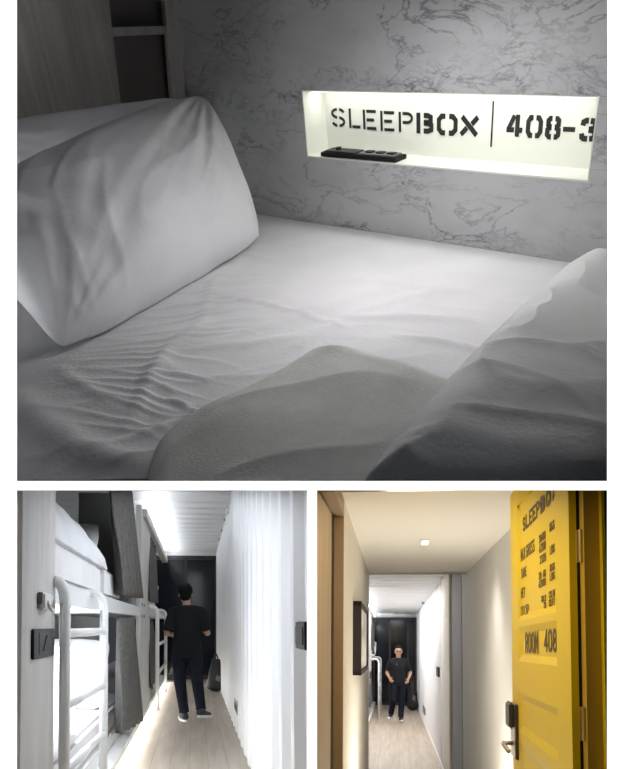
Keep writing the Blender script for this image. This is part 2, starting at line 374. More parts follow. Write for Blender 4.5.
# =================================================================== BORDER BOARD (added for the white margins around three views) and outer shell
use(M0)
D = 1.35
def fx(u): return (u-U0)/FPX*D
def fz(v): return (V0-v)/FPX*D
OP = [(17, -60, 607, 481), (17, 490.3, 307, 830), (317, 490.3, 607, 830)]
def make_border():
    b = MB(); T = .012; c = .02
    X0, X1, ZT, ZB = fx(-420), fx(1050), fz(-90), fz(880)
    xs = [X0, fx(17), fx(307), fx(317), fx(607), X1]; zs = [ZB, fz(490.3), fz(481), ZT]
    # solid cells of the front
    def cell(x0, x1, z0, z1, l=0, r=0, lo=0, up=0):
        # back face shrinks by c on edges that face an opening
        b.hexa([(x0, D, z0), (x1, D, z0), (x1-r*c*0.2, D+T, z0+lo*c*.2), (x0+l*c*.2, D+T, z0+lo*c*.2)],
               [(x0, D, z1), (x1, D, z1), (x1-r*c*0.2, D+T, z1-up*c*.2), (x0+l*c*.2, D+T, z1-up*c*.2)])
    cell(xs[0], xs[1], ZB, ZT, r=1); cell(xs[4], xs[5], ZB, ZT, l=1)
    cell(xs[1], xs[4], zs[1], zs[2], lo=1, up=1); cell(xs[2], xs[3], ZB, zs[1], l=1, r=1)
    return b
fw = make_border(); o = struct(fw, 'border_board', m_front)
o.data.materials.append(m_dark_edge)
for p in o.data.polygons:
    if abs(p.normal.y + 1) > .02: p.material_index = 1  # edges blackened so the added sun does not bounce inward
# unseen sloping slab added over the berth to keep the sun out
b = MB(); R_ = lambda u, v, y: Vector(((u-U0)/FPX*y, y, (V0-v)/FPX*y))
def slab(u0, u1, v0, v1, y0, y1, t):
    lo = [R_(u0, v0, y0), R_(u1, v0, y0), R_(u1, v1, y1), R_(u0, v1, y1)]
    return lo, [p+Vector((0, 0, t)) for p in lo]
b.hexa(*slab(-90, 720, -25, -25, D, 5.4, .04)); struct(b, 'ceiling', m_shell)
# added divider slab, stops light leaking between the berth and the two corridors
b = MB(); b.hexa(*slab(-60, 690, 486.6, 486.6, 1.56, 10.2, .004)); struct(b, 'floor', m_shell)
# slim hidden divider, added to keep the corridors' light apart
b = MB(); b.hexa([R_(311, 860, 1.56), R_(313.5, 860, 1.56), R_(313.5, 700, 4.2), R_(311, 700, 4.2)],
                 [R_(311, 487.5, 1.56), R_(313.5, 487.5, 1.56), R_(313.5, 487.5, 4.2), R_(311, 487.5, 4.2)]); struct(b, 'hidden_divider', m_shell)

# =================================================================== BERTH
use(MB_)
WX0, WX1 = -1.60, 1.25
nx0, nx1, nz0, nz1, nd = -.617, .778, .291, .556, .145
b = MB()
b.box(WX0, nx0, 0, .16, -.15, 1.35); b.box(nx1, WX1, 0, .16, -.15, 1.35)
b.box(nx0, nx1, 0, .16, -.15, nz0); b.box(nx0, nx1, 0, .16, nz1, 1.35)
struct(b, 'wall_back', m_marble)
b = MB(); b.box(nx0-.01, nx1+.01, nd, nd+.02, nz0-.01, nz1+.01)
b.box(nx0-.001, nx0+.004, -.001, nd, nz0, nz1); b.box(nx1-.004, nx1+.001, -.001, nd, nz0, nz1)
b.box(nx0, nx1, -.002, nd, nz0-.001, nz0+.005); b.box(nx0, nx1, -.001, nd, nz1-.004, nz1+.001)
struct(b, 'trim_1', m_niche)
b = MB(); b.box(nx0+.03, nx1-.03, .035, .050, nz1-.012, nz1-.005)
b.build('led_strip', mat('niche_strip_diffuser', (1, 1, 1), .5, emit=((1, 1, .93), 2.5)), label='slim white light strip under the top edge of the lit wall niche', cat='light')
# lettering in the niche
sg = thing('niche_lettering', (.08, nd-.002, .34), 'black stencil lettering with a room number inside the lit wall niche', 'sign')
def niche_text(name, items, th):
    mb = MB()
    for ch, u0, u1, vt, vb in items:
        p0 = px(u0, vb, 1, nd); p1 = px(u1, vb, 1, nd); pt = px(u0, vt, 1, nd)
        zt = px((u0+u1)/2, vt, 1, nd).z; zb = px((u0+u1)/2, vb, 1, nd).z
        glyph(mb, ch, Vector((p0.x, nd-.0005, zb)), Vector((1, 0, 0)), Vector((0, 0, 1)), Vector((0, -1, 0)), p1.x-p0.x, zt-zb, th, ST, .002)
    return mb.build(name, m_letter, sg)
niche_text('thin_letters', [('S', 332.4, 345.6, 107.8, 127), ('L', 349.8, 360.5, 108.6, 128), ('E', 363.8, 376.5, 109.8, 129.6), ('E', 381, 394.5, 111, 131), ('P', 399.2, 413.2, 112, 132)], .011)
def hb_(x0, x1, y0, y1):  # half bowl, open towards x1
    return [(x1, y1), (x0+(x1-x0)*.45, y1), (x0, y1-(y1-y0)*.22), (x0, y0+(y1-y0)*.22), (x0+(x1-x0)*.45, y0), (x1, y0)]
ST['O'] = [hb_(0, .38, 0, 1), hb_(1, .62, 0, 1)]; ST['0'] = ST['O']
ST['8'] = [hb_(0.04, .36, .55, 1), hb_(.96, .64, .55, 1), hb_(0, .36, 0, .50), hb_(1, .64, 0, .50)]
ST['B'] = [[(0, 0), (0, 1)], hb_(.95, .42, .55, 1), hb_(1, .42, 0, .50)]
ST['3'] = [[(.02, .72), (.06, .92), (.25, 1), (.42, 1)], [(.58, 1), (.85, .97), (.95, .85), (.95, .68), (.85, .56), (.5, .53)], [(.5, .50), (.88, .46), (1, .33), (1, .17), (.88, .03), (.62, 0)], [(.46, 0), (.2, 0), (.04, .08), (0, .28)]]
ST['4'] = [[(.74, 0), (.74, 1)], [(.42, 1.02), (.02, .34)], [(0, .24), (.46, .24)], [(.8, .24), (1, .24)]]
niche_text('bold_letters', [('B', 416.8, 433.4, 112.8, 133.5), ('O', 437, 457.4, 113.6, 135.5), ('X', 459.8, 478.6, 115, 136.6)], .019)
niche_text('room_number', [('4', 506.3, 521.9, 114.4, 136.3), ('0', 525.3, 541.8, 115, 138), ('8', 544.6, 559.8, 115.8, 139.3)], .0175)
niche_text('dash', [('-', 562.4, 574.2, 119, 138.0)], .016)
niche_text('bed_number', [('3', 578.4, 596.5, 117.6, 141.6)], .0185)
mb = MB(); p0 = px(493.6, 101, 1, nd); p1 = px(492.6, 147, 1, nd); mb.box(p0.x-.003, p0.x+.003, nd-.0025, nd, p1.z, p0.z); mb.build('divider_line', m_letter, sg)
# black device on the niche shelf
z0 = nz0+.0055
cp = thing('control_strip', (-.40, .03, z0), 'flat black control strip with buttons lying on the niche shelf', 'control panel')
p0 = px(319, 157, 2, z0); p1 = px(402, 160.5, 2, z0)
mb = MB(); mb.box(p0.x, p1.x, .004, .085, z0, z0+.018); mb.build('base', m_black, cp, bevel=.003)
L_ = p1.x-p0.x
mb = MB(); mb.box(p0.x+.02, p0.x+L_*.47, .012, .077, z0+.018, z0+.024); mb.build('socket_plate', m_blackm, cp, bevel=.002)
mb = MB(); mb.box(p0.x+L_*.50, p1.x-.02, .012, .077, z0+.018, z0+.024); mb.build('switch_plate', m_grey, cp, bevel=.002)
for k in range(3):
    mb = MB(); x = p0.x+L_*(.56+.14*k); mb.box(x, x+L_*.09, .028, .06, z0+.024, z0+.029); mb.build('button', m_black, cp, bevel=.002)
mb = MB(); x = p0.x+L_*.18; mb.tube([(x, .045, z0+.024), (x, .045, z0+.034)], .013, 16); mb.build('reading_light_knob', m_black, cp)

# wooden headboard with shelves
hx = -1.40
hb = thing('headboard_shelf', (hx, -.6, 0), 'pale wood headboard panel with two dark open shelf compartments beside the marble wall', 'shelf unit')
def hp(u, v, x=hx): p = px(u, v, 0, x); return Vector((x, p.y, p.z))
def hquad(pix, th=.03, x=hx): return [hp(u, v, x) for u, v in pix], (-th, 0, 0)
mb = MB()
mb.prism(*hquad([(-30, -18), (107.4, -18), (109, 0), (126, 150), (136, 300), (-30, 380)])); mb.build('panel', m_ash, hb)
mb = MB(); mb.prism(*hquad([(163, -18), (178.5, -18), (186.5, 110), (200, 230), (190, 232), (173.5, 110)])); mb.build('post', m_ash, hb, bevel=.003)
mb = MB(); mb.prism(*hquad([(109.6, 27.6), (165.8, 25.8), (166.6, 34.2), (110.8, 36.6)])); mb.build('shelf', m_ash, hb)
mb = MB(); mb.prism(*hquad([(100, -18), (180, -18), (200, 240), (120, 250)], .01, hx-.07)); mb.build('compartment_back', m_taupe, hb)
# outer side and front faces of the berth box
b = MB(); b.box(hx-.13, hx-.10, -1.6, .05, -.15, 1.35); struct(b, 'wall_left', m_shell)

# ---- cloth helpers
def nz(p, s, seed=0): return noise.noise(Vector((p[0]*s, p[1]*s, p[2]*s))+Vector((seed*7.3, seed*3.1, seed*1.7)))
def ridged(x, y, ang, sl, sw, seed):
    c, s_ = math.cos(ang), math.sin(ang); X = x*c+y*s_; Y = -x*s_+y*c
    wv = noise.noise(Vector((X*1.3, Y*1.3, seed+9)))*.35
    n_ = noise.noise(Vector((X*sl, (Y+wv)*sw, seed)))
    return (1-min(1, abs(n_)*2.6))**2
def seg_dist(p, poly):
    best = (9, 0, 0)
    for i in range(len(poly)-1):
        a_, b_ = poly[i], poly[i+1]; d = b_-a_; t = max(0, min(1, (p-a_).dot(d)/max(1e-9, d.dot(d)))); q = a_+d*t; r = (p-q).length
        if r < best[0]:
            cr = d.x*(p-a_).y-d.y*(p-a_).x
            best = (r, (i+t)/(len(poly)-1), 1 if cr > 0 else -1)
    return best
def mp(pix, z=0): return [Vector(px(u, v, 2, z)[:2]) for u, v in pix]
CREASE = [  # (pixel path, height, half width)
 ([(218, 298), (265, 306), (345, 330)], .010, .018), ([(152, 377), (180, 378), (207, 384)], .012, .014),
 ([(172, 402), (186, 409), (200, 420)], .012, .013), ([(17, 398), (50, 430), (85, 455), (120, 467), (158, 470)], .030, .060),
 ([(96, 455), (140, 440), (185, 424), (220, 408)], .016, .030), ([(345, 322), (400, 318), (470, 322)], .014, .03),
 ([(330, 284), (375, 281), (430, 290), (495, 296)], .014, .035), ([(300, 348), (350, 318), (400, 300), (440, 292)], .012, .03),
 ([(215, 345), (270, 330), (330, 308), (390, 284)], .011, .035), ([(395, 338), (440, 345), (480, 352)], .012, .02),
 ([(190, 352), (250, 348), (300, 340)], .010, .03), ([(60, 372), (95, 395), (120, 410)], .009, .03),
 ([(200, 330), (215, 285), (240, 262)], .009, .03), ([(130, 430), (150, 385), (170, 350), (205, 325)], .014, .035),
 ([(120, 470), (170, 452), (210, 440)], .012, .02)]
CR = [(mp(p), h, w_) for p, h, w_ in CREASE]
PUCK = mp([(212, 292), (195, 325), (165, 360), (140, 400), (118, 430)])
def sheet_h(x, y):
    p = Vector((x, y)); h = 0
    for poly, hh, w_ in CR:
        d, t, sd_ = seg_dist(p, poly)
        if d < w_*3: h += hh*math.exp(-(d/w_)**2)*math.sin(PI*min(1, max(0, .06+.88*t)))**.5
    d, t, sd_ = seg_dist(p, PUCK)
    k = math.exp(-(d/.22)**2)
    h += .010*k*ridged(x, y, math.radians(38), 2.2, 13, 3.3)
    h += .006*ridged(x, y, math.radians(25), 1.1, 3.2, 1.1)+.003*ridged(x, y, math.radians(55), 1.4, 4.5, 5.1)
    h += .010*noise.noise(Vector((x*1.7, y*1.7, 2)))
    far = max(0, min(1, (-y-.05)/.5)); return h*far+.004
VC = 484.5
def clip_low(p):
    """the bed ends at the front: move a point back along y until it clears the front sill"""
    w_ = MB_ @ p
    lim = (V0-VC)/FPX*w_.y
    if w_.z < lim:
        dy = (lim-w_.z)/(_b.z-(V0-VC)/FPX*_b.y); return p+Vector((0, dy, 0))
    return p
A, B_, C_, D_ = [px(u, v, 2, 0) for u, v in ((-330, 484), (655, 484))]+[Vector((1.20, -.004, 0)), Vector((-1.395, -.004, 0))]
def bed_xy(s, t):
    f = A.lerp(B_, s); g = D_.lerp(C_, s); return f.lerp(g, t)
bed = thing('berth_mattress', (0, -1, -.12), 'berth mattress under a crumpled white sheet against the marble wall', 'mattress')
mb = MB()
def top(s, t):
    p = bed_xy(s, t); return clip_low(Vector((p.x, p.y, sheet_h(p.x, p.y))))
def bot(s, t):
    p = bed_xy(s, .10+.90*t); return clip_low(Vector((p.x, p.y, -.12)))
mb.solid(top, bot, 300, 260); mb.build('fitted_sheet', m_sheet, bed, smooth=True)

# ---- pillows
def pillow(name, BL, BR, TR, TL, th, label, seed, group=None, m=m_pillow, N=110, amp=1.0, up_axis=None, flat=1.0, seam=None):
    BL, BR, TR, TL = map(Vector, (BL, BR, TR, TL))
    nrm = ((BR-BL).cross(TL-BL)).normalized()
    def base_(s, t):
        # soft edges: slightly convex sides, blunt corners, a little waviness
        a_, c_ = 2*s-1, 2*t-1
        s2 = s+a_*abs(a_)*(.012*math.cos(PI*c_/2)-.014*abs(c_)**9)
        t2 = t+c_*abs(c_)*(.022*math.cos(PI*a_/2)-.020*abs(a_)**9)
        e = max(abs(a_), abs(c_))**6
        s2 += e*.010*noise.noise(Vector((t*5, seed, s*2))); t2 += e*.016*noise.noise(Vector((s*6, seed+3, t*2)))
        return BL.lerp(BR, s2).lerp(TL.lerp(TR, s2), t2)
    def prof(s, t):
        a_ = max(0, 1-abs(2*s-1)**2.6); b2 = max(0, 1-abs(2*t-1)**2.6)
        return (a_*b2)**.52
    def wr(s, t, side):
        w_ = 0
        for k, (cs, ct) in enumerate(((0, 0), (1, 0), (1, 1), (0, 1))):
            ds, dt = s-cs, (t-ct)*.6; r = math.hypot(ds, dt); a_ = math.atan2(dt, ds)
            w_ += math.exp(-r*2.6)*noise.noise(Vector((a_*7+k*5, r*1.5, seed+side*3)))*1.5*min(1, r*5)
        w_ += .22*ridged(s, t*.7, math.radians(40), 3.5, 15, seed+7)*min(1, 2.2*abs(noise.noise(Vector((s*3, t*2, seed)))))+.35*noise.noise(Vector((s*5, t*3, seed+4)))+.45*(ridged(s, t*.7, math.radians(62), 2.0, 7, seed+side)-.3)
        e = min(s, 1-s, t, 1-t)
        return w_*.026*amp*min(1, e*9)
    mb = MB()
    ft = lambda s, t: base_(s, t)+nrm*(th*.5*prof(s, t)+wr(s, t, 0)+.004)
    bt = lambda s, t: base_(s, t)-nrm*(th*.5*flat*prof(s, t)+wr(s, t, 1)*.6+.004)
    mb.solid(ft, bt, N, int(N*.7))
    return mb.build(name, m, label=label, cat='pillow', group=group, smooth=True)
BLp = px(63, 352, 2, .03); BRp = px(262, 237, 2, .04); TRp = px(203, 95, 0, -1.18); TLp = px(-52, 206, 0, -.98)
PW = [BLp, BRp, TRp, TLp]
pillow('pillow', BLp, BRp, TRp, TLp, .40, 'plump white pillow in front, leaning on the other pillow at the bed head', 2.2, flat=.55)
pillow('pillow', px(-60, 250, 0, -1.22), px(232, 232, 0, -1.32), px(188, 97, 0, -1.30), px(-48, 131, 0, -1.27), .16,
       'white pillow behind, mostly hidden, flat against the wooden headboard', 5.5, amp=.6)

# ---- folded blanket, lying on the sheet
def in_poly_dist(p, poly):
    inside = False; n = len(poly); d = 9
    for i in range(n):
        a_, b_ = poly[i], poly[(i+1) % n]
        if (a_.y > p.y) != (b_.y > p.y) and p.x < (b_.x-a_.x)*(p.y-a_.y)/(b_.y-a_.y)+a_.x: inside = not inside
        e = b_-a_; t = max(0, min(1, (p-a_).dot(e)/e.dot(e))); d = min(d, (p-a_-e*t).length)
    return d if inside else -d
def smooth_poly(P, it=3):
    for _ in range(it):
        Q = []
        for i in range(len(P)):
            a_, b_ = P[i], P[(i+1) % len(P)]; Q += [a_.lerp(b_, .25), a_.lerp(b_, .75)]
        P = Q
    return P
def mound(name, pix, hfn, rim, m, label, cat, nu, z0, ncell=150):
    """a soft closed heap of cloth over an outline on the mattress, radial rings from the rim to the centre"""
    P = smooth_poly(mp(pix, z0)); n = len(P); cen = sum(P, Vector((0, 0)))/n
    mb = MB(); vs = []; fs = []; rings = nu
    per = []
    for i in range(n):
        per.append(P[i])
    K = 4; ring0 = []
    for i in range(n):
        for k in range(K): ring0.append(P[i].lerp(P[(i+1) % n], k/K))
    N = len(ring0)
    for j in range(rings+1):
        f = 1-(1-j/rings)**1.0; f = (j/rings)**1.25
        for q in ring0:
            p = q.lerp(cen, f*.999); d = max(0, in_poly_dist(p, P)) if 0 < j < rings*.7 else (0 if j == 0 else 9)
            if j >= rings*.7: d = in_poly_dist(p, P)
            e = min(1, d/rim); prof = math.sqrt(max(0, 1-(1-e)**2))
            h = hfn(p.x, p.y, d, prof)
            vs.append(clip_low(Vector((p.x, p.y, z0+h))))
    for j in range(rings):
        for i in range(N): fs.append((j*N+i, j*N+(i+1) % N, (j+1)*N+(i+1) % N, (j+1)*N+i))
    k0 = len(vs)
    for q in ring0: vs.append(clip_low(Vector((q.x, q.y, z0-.004))))
    for i in range(N): fs.append((i, k0+i, k0+(i+1) % N, (i+1) % N))
    fs.append(tuple(k0+i for i in range(N))[::-1])
    mb.add(vs, fs)
    return mb.build(name, m, label=label, cat=cat, smooth=True)
def blanket_h(x, y, d, prof):
    return .048*prof+.018*prof*noise.noise(Vector((x*3.2, y*3.2, 5)))*1.2+.018*prof*(ridged(x, y, math.radians(60), 1.5, 3.2, 8)-.3)+.006
mound('blanket', [(140, 560), (150, 470), (162, 445), (205, 416), (262, 386), (295, 368), (331, 352), (373, 367), (425, 380), (461, 395), (500, 400), (500, 480), (440, 560), (300, 570)],
      blanket_h, .07, m_blanket, 'folded grey fleece blanket lying in the middle of the white sheet', 'blanket', 60, .012)
DU = [Vector(q[:2]) for q in mp([(368, 500), (415, 437), (462, 379), (515, 316), (553, 278)])]
def duvet_h(x, y, d, prof):
    t = max(0, min(1, (y+1.75)/1.7))
    big = (.18-.05*t)*prof
    w_ = .013*(ridged(x, y, math.radians(-18), 1.3, 3.6, 2.7)-.3)+.012*(ridged(x, y, math.radians(-35), 2.2, 8, 6.7)-.3)+.02*noise.noise(Vector((x*2.2, y*2.2, 7)))
    return big+w_*min(1, d/.12)+.006
mound('duvet', [(352, 520), (368, 492), (413, 437), (462, 379), (520, 322), (556, 286), (582, 273), (640, 280), (700, 300), (740, 380), (740, 520), (560, 560)],
      duvet_h, .20, m_duvet, 'thick white duvet heaped on the right side of the berth', 'duvet', 70, .012)

# =================================================================== corridor kit
def pxw(u, v, ax, val): return px(u, v, ax, val)
def ycap(y, z):  # ceiling limit below the added divider slab for the current room
    return z
def corr_wall(x, y0, y1, z0f, z1f, pitch, depth, out):
    """vertical trapezoid ribs along y; out = direction the ribs point"""
    prof = []; y = y0; k = 0
    while y < y1:
        for dy, dx in ((0, 0), (.55, 0), (.65, 1), (.90, 1)):
            yy = y+dy*pitch
            if yy < y1: prof.append((yy, x+out*dx*depth))
        y += pitch
    prof.append((y1, x)); b = MB(); n = len(prof)
    vs = [(xx, yy, z0f(yy)) for yy, xx in prof]+[(xx, yy, z1f(yy)) for yy, xx in prof]
    bx = lambda yy: min(x-out*.05, 114.0/760*yy) if out < 0 and CUR[0] is M2 else x-out*.05
    vs = [(min(p[0], bx(p[1])-.003), p[1], p[2]) for p in vs]
    vs += [(bx(yy), yy, z0f(yy)) for yy, xx in prof]+[(bx(yy), yy, z1f(yy)) for yy, xx in prof]
    fs = []
    for i in range(n-1):
        fs += [(i, i+1, n+i+1, n+i), (2*n+i, 3*n+i, 3*n+i+1, 2*n+i+1), (n+i, n+i+1, 3*n+i+1, 3*n+i), (i, 2*n+i, 2*n+i+1, i+1)]
    fs += [(0, n, 3*n, 2*n), (n-1, 3*n-1, 4*n-1, 2*n-1)]
    return b.add(vs, fs)
def corr_ceiling(z, x0, x1, y0, y1, pitch, depth):
    prof = []; y = y0
    while y < y1:
        for dy, dz in ((0, 0), (.40, 0), (.55, 1), (.85, 1)):
            if y+dy*pitch < y1: prof.append((y+dy*pitch, z-dz*depth))
        y += pitch
    prof.append((y1, z)); n = len(prof)
    vs = [(x0, a_, c_) for a_, c_ in prof]+[(x1, a_, c_) for a_, c_ in prof]+[(x0, a_, z+.05) for a_, c_ in prof]+[(x1, a_, z+.05) for a_, c_ in prof]
    fs = []
    for i in range(n-1):
        fs += [(i, i+1, n+i+1, n+i), (2*n+i, 3*n+i, 3*n+i+1, 2*n+i+1), (i, 2*n+i, 2*n+i+1, i+1), (n+i, n+i+1, 3*n+i+1, 3*n+i)]
    fs += [(0, n, 3*n, 2*n), (n-1, 3*n-1, 4*n-1, 2*n-1)]
    return MB().add(vs, fs)
def cap(y, zmax, x=0, M=None):
    """height limit so tall things stay under the added divider slab"""
    M = M or CUR[0]; lo, hi = -1.0, zmax
    def over(z):
        w_ = M @ Vector((x, y, z)); return w_.y < 9.4 and w_.z > (V0-488.0)/FPX*w_.y
    if not over(zmax): return zmax
    for _ in range(30):
        m_ = (lo+hi)/2
        if over(m_): hi = m_
        else: lo = m_
    return lo
def capbox(b, x0, x1, y0, y1, z0, z1):
    xm = (x0+x1)/2; a_ = min(cap(y0, z1, x0), cap(y0, z1, x1)); c_ = min(cap(y1, z1, x0), cap(y1, z1, x1))
    # break long boxes so the sloped limit stays accurate
    return b.add([(x0, y0, z0), (x1, y0, z0), (x1, y1, z0), (x0, y1, z0), (x0, y0, a_), (x1, y0, a_), (x1, y1, c_), (x0, y1, c_)],
                 [(0, 3, 2, 1), (4, 5, 6, 7), (0, 1, 5, 4), (1, 2, 6, 5), (2, 3, 7, 6), (3, 0, 4, 7)])
def curtain(name, TL, TR, BL, BR, folds, amp, label, group=None, cut=False):
    TL, TR, BL, BR = map(Vector, (TL, TR, BL, BR))
    def f(s, t, off):
        p = TL.lerp(TR, s).lerp(BL.lerp(BR, s), t)
        ph = 2*PI*folds*s+.8*math.sin(3*s+t*2)+.5*noise.noise(Vector((s*3, t*2, folds)))
        p = p+Vector((math.sin(ph)*amp*(.7+.5*t)+off, .35*amp*math.cos(ph)*2, .01*noise.noise(Vector((s*6, 0, folds)))))
        if cut: p.z = min(p.z, cap(p.y, 5, p.x))
        return p
    mb = MB(); mb.solid(lambda s, t: f(s, t, 0), lambda s, t: f(s, t, -.008), folds*12, 16)
    return mb.build(name, m_curt, label=label, cat='curtain', group=group, smooth=True)
def bend(p0, c, p1, n=8):
    p0, c, p1 = map(Vector, (p0, c, p1)); return [p0.lerp(c, i/n).lerp(c.lerp(p1, i/n), i/n) for i in range(n+1)]
def ladder(x, y0, y1, ztop, rungs, r, label, xin, z0=0.0, m=m_metalw, group=None, x2=None, xin2=None):
    x2 = x if x2 is None else x2; xin2 = xin if xin2 is None else xin2
    x0_ = x; t = thing('bunk_ladder', (x, (y0+y1)/2, 0), label, 'ladder', group)
    for y, x, xin in ((y0, x, xin), (y1, x2, xin2)):
        mb = MB(); c = .10
        mb.tube([(x, y, z0), (x, y, ztop-c)]+bend((x, y, ztop-c), (x, y, ztop), (x-min(c*.8, abs(x-xin)*.8), y, ztop+.01))+[(xin, y, ztop+.012)], r, 14); mb.build('pole', m, t, smooth=True)
    for z in rungs:
        xa_ = x0_; mb = MB(); mb.tube([(xa_, y0, z), (x2, y1, z)], r*.85, 12); mb.build('rung', m, t, smooth=True)
    return t
def lump(name, x0, x1, y0, y1, z0, hfn, m, label, cat, n=40, seed=1, edge=.25):
    def top_(s, t):
        x = x0+(x1-x0)*s; y = y0+(y1-y0)*t; e = min(1, min(s, 1-s, t, 1-t)/edge); pr = math.sqrt(max(0, 1-(1-e)**2))
        h = hfn(s, t)*pr; bul = 0
        return Vector((x+(.02*noise.noise(Vector((s*4, t*4, seed)))), y, z0+h+.055*pr*(ridged(s, t, .9, 2.2, 4.5, seed)-.3)+.03*pr*noise.noise(Vector((s*5, t*7, seed)))+.002))
    mb = MB(); mb.solid(top_, lambda s, t: Vector((x0+(x1-x0)*s, y0+(y1-y0)*t, z0)), n, n)
    return mb.build(name, m, label=label, cat=cat, smooth=True)

# ---- people
def smooth_mesh_from(mb, voxel, parent, name, m, label=None, sm=3):
    base = Vector(parent['_base']); me = bpy.data.meshes.new(name)
    me.from_pydata([tuple(p) for p in mb.v], [], mb.f)
    ob = bpy.data.objects.new(name, me); COL.objects.link(ob)
    rm = ob.modifiers.new('r', 'REMESH'); rm.mode = 'VOXEL'; rm.voxel_size = voxel; rm.use_smooth_shade = True
    s_ = ob.modifiers.new('s', 'SMOOTH'); s_.iterations = sm; s_.factor = .5
    dg = bpy.context.evaluated_depsgraph_get(); ev = ob.evaluated_get(dg)
    nm = bpy.data.meshes.new_from_object(ev); bpy.data.objects.remove(ob)
    nm.transform(Matrix.Translation(-base)); nm.materials.clear(); nm.materials.append(m); nm.name = name
    for p in nm.polygons: p.use_smooth = True
    o = bpy.data.objects.new(name, nm); COL.objects.link(o); o.parent = parent; o['_base'] = tuple(base)
    if label: o['label'] = label
    return o
def cap_seg(mb, p0, p1, r0, r1, n=14):
    p0, p1 = Vector(p0), Vector(p1); d = (p1-p0); L = d.length; d = d/L if L > 1e-6 else Vector((0, 0, 1))
    pts = []; rs = []
    for k in range(5, 0, -1): a_ = PI/2*k/5.5; pts.append(p0-d*r0*math.sin(a_)); rs.append(r0*math.cos(a_))
    pts.append(p0); rs.append(r0); pts.append(p1); rs.append(r1)
    for k in range(1, 6): a_ = PI/2*k/5.5; pts.append(p1+d*r1*math.sin(a_)); rs.append(r1*math.cos(a_))
    mb.tube(pts, rs, n)
def loft(mb, rings, n=24):
    vs = []; fs = []
    for cx, cy, z, rx, ry in rings:
        for k in range(n):
            a_ = 2*PI*k/n; ca, sa = math.cos(a_), math.sin(a_)
            vs.append((cx+rx*math.copysign(abs(ca)**.85, ca), cy+ry*math.copysign(abs(sa)**.85, sa), z))
    for j in range(len(rings)-1):
        for k in range(n): fs.append((j*n+k, j*n+(k+1) % n, (j+1)*n+(k+1) % n, (j+1)*n+k))
    fs.append(tuple(range(n))[::-1]); fs.append(tuple((len(rings)-1)*n+k for k in range(n))); mb.add(vs, fs)
def hand(mb, wr, d, palm_n, side, H, curl=.6):
    """palm and five bent fingers; d = hand direction, palm_n = normal out of the palm, side = +1/-1 for the thumb side"""
    d = Vector(d).normalized(); pn = Vector(palm_n); pn = (pn-d*pn.dot(d)).normalized(); s_ = d.cross(pn)*side
    k = H/1.7; pc = wr+d*.085*k
    for q in (-.028, -.009, .010, .028):
        cap_seg(mb, wr+d*.01*k+s_*q*.6*k, pc+s_*q*k, .013*k, .012*k, 8)
    for i, (q, L) in enumerate(((.030, .068), (.010, .078), (-.010, .072), (-.029, .056))):
        p = pc+s_*q*k; dd = d.copy()
        for sgn, fr in ((0, .45), (1, .32), (2, .23)):
            dd = (dd*math.cos(curl*.7)+pn*math.sin(curl*.7)).normalized(); e = p+dd*L*fr*k
            cap_seg(mb, p, e, .0088*k, .0078*k, 8); p = e
    p = wr+d*.025*k+s_*.024*k
    t1 = p+(d*.6+s_*.8+pn*.3).normalized()*.038*k; t2 = t1+(d*.8+s_*.25+pn*.5).normalized()*.034*k
    cap_seg(mb, p, t1, .012*k, .010*k, 8); cap_seg(mb, t1, t2, .010*k, .0085*k, 8)
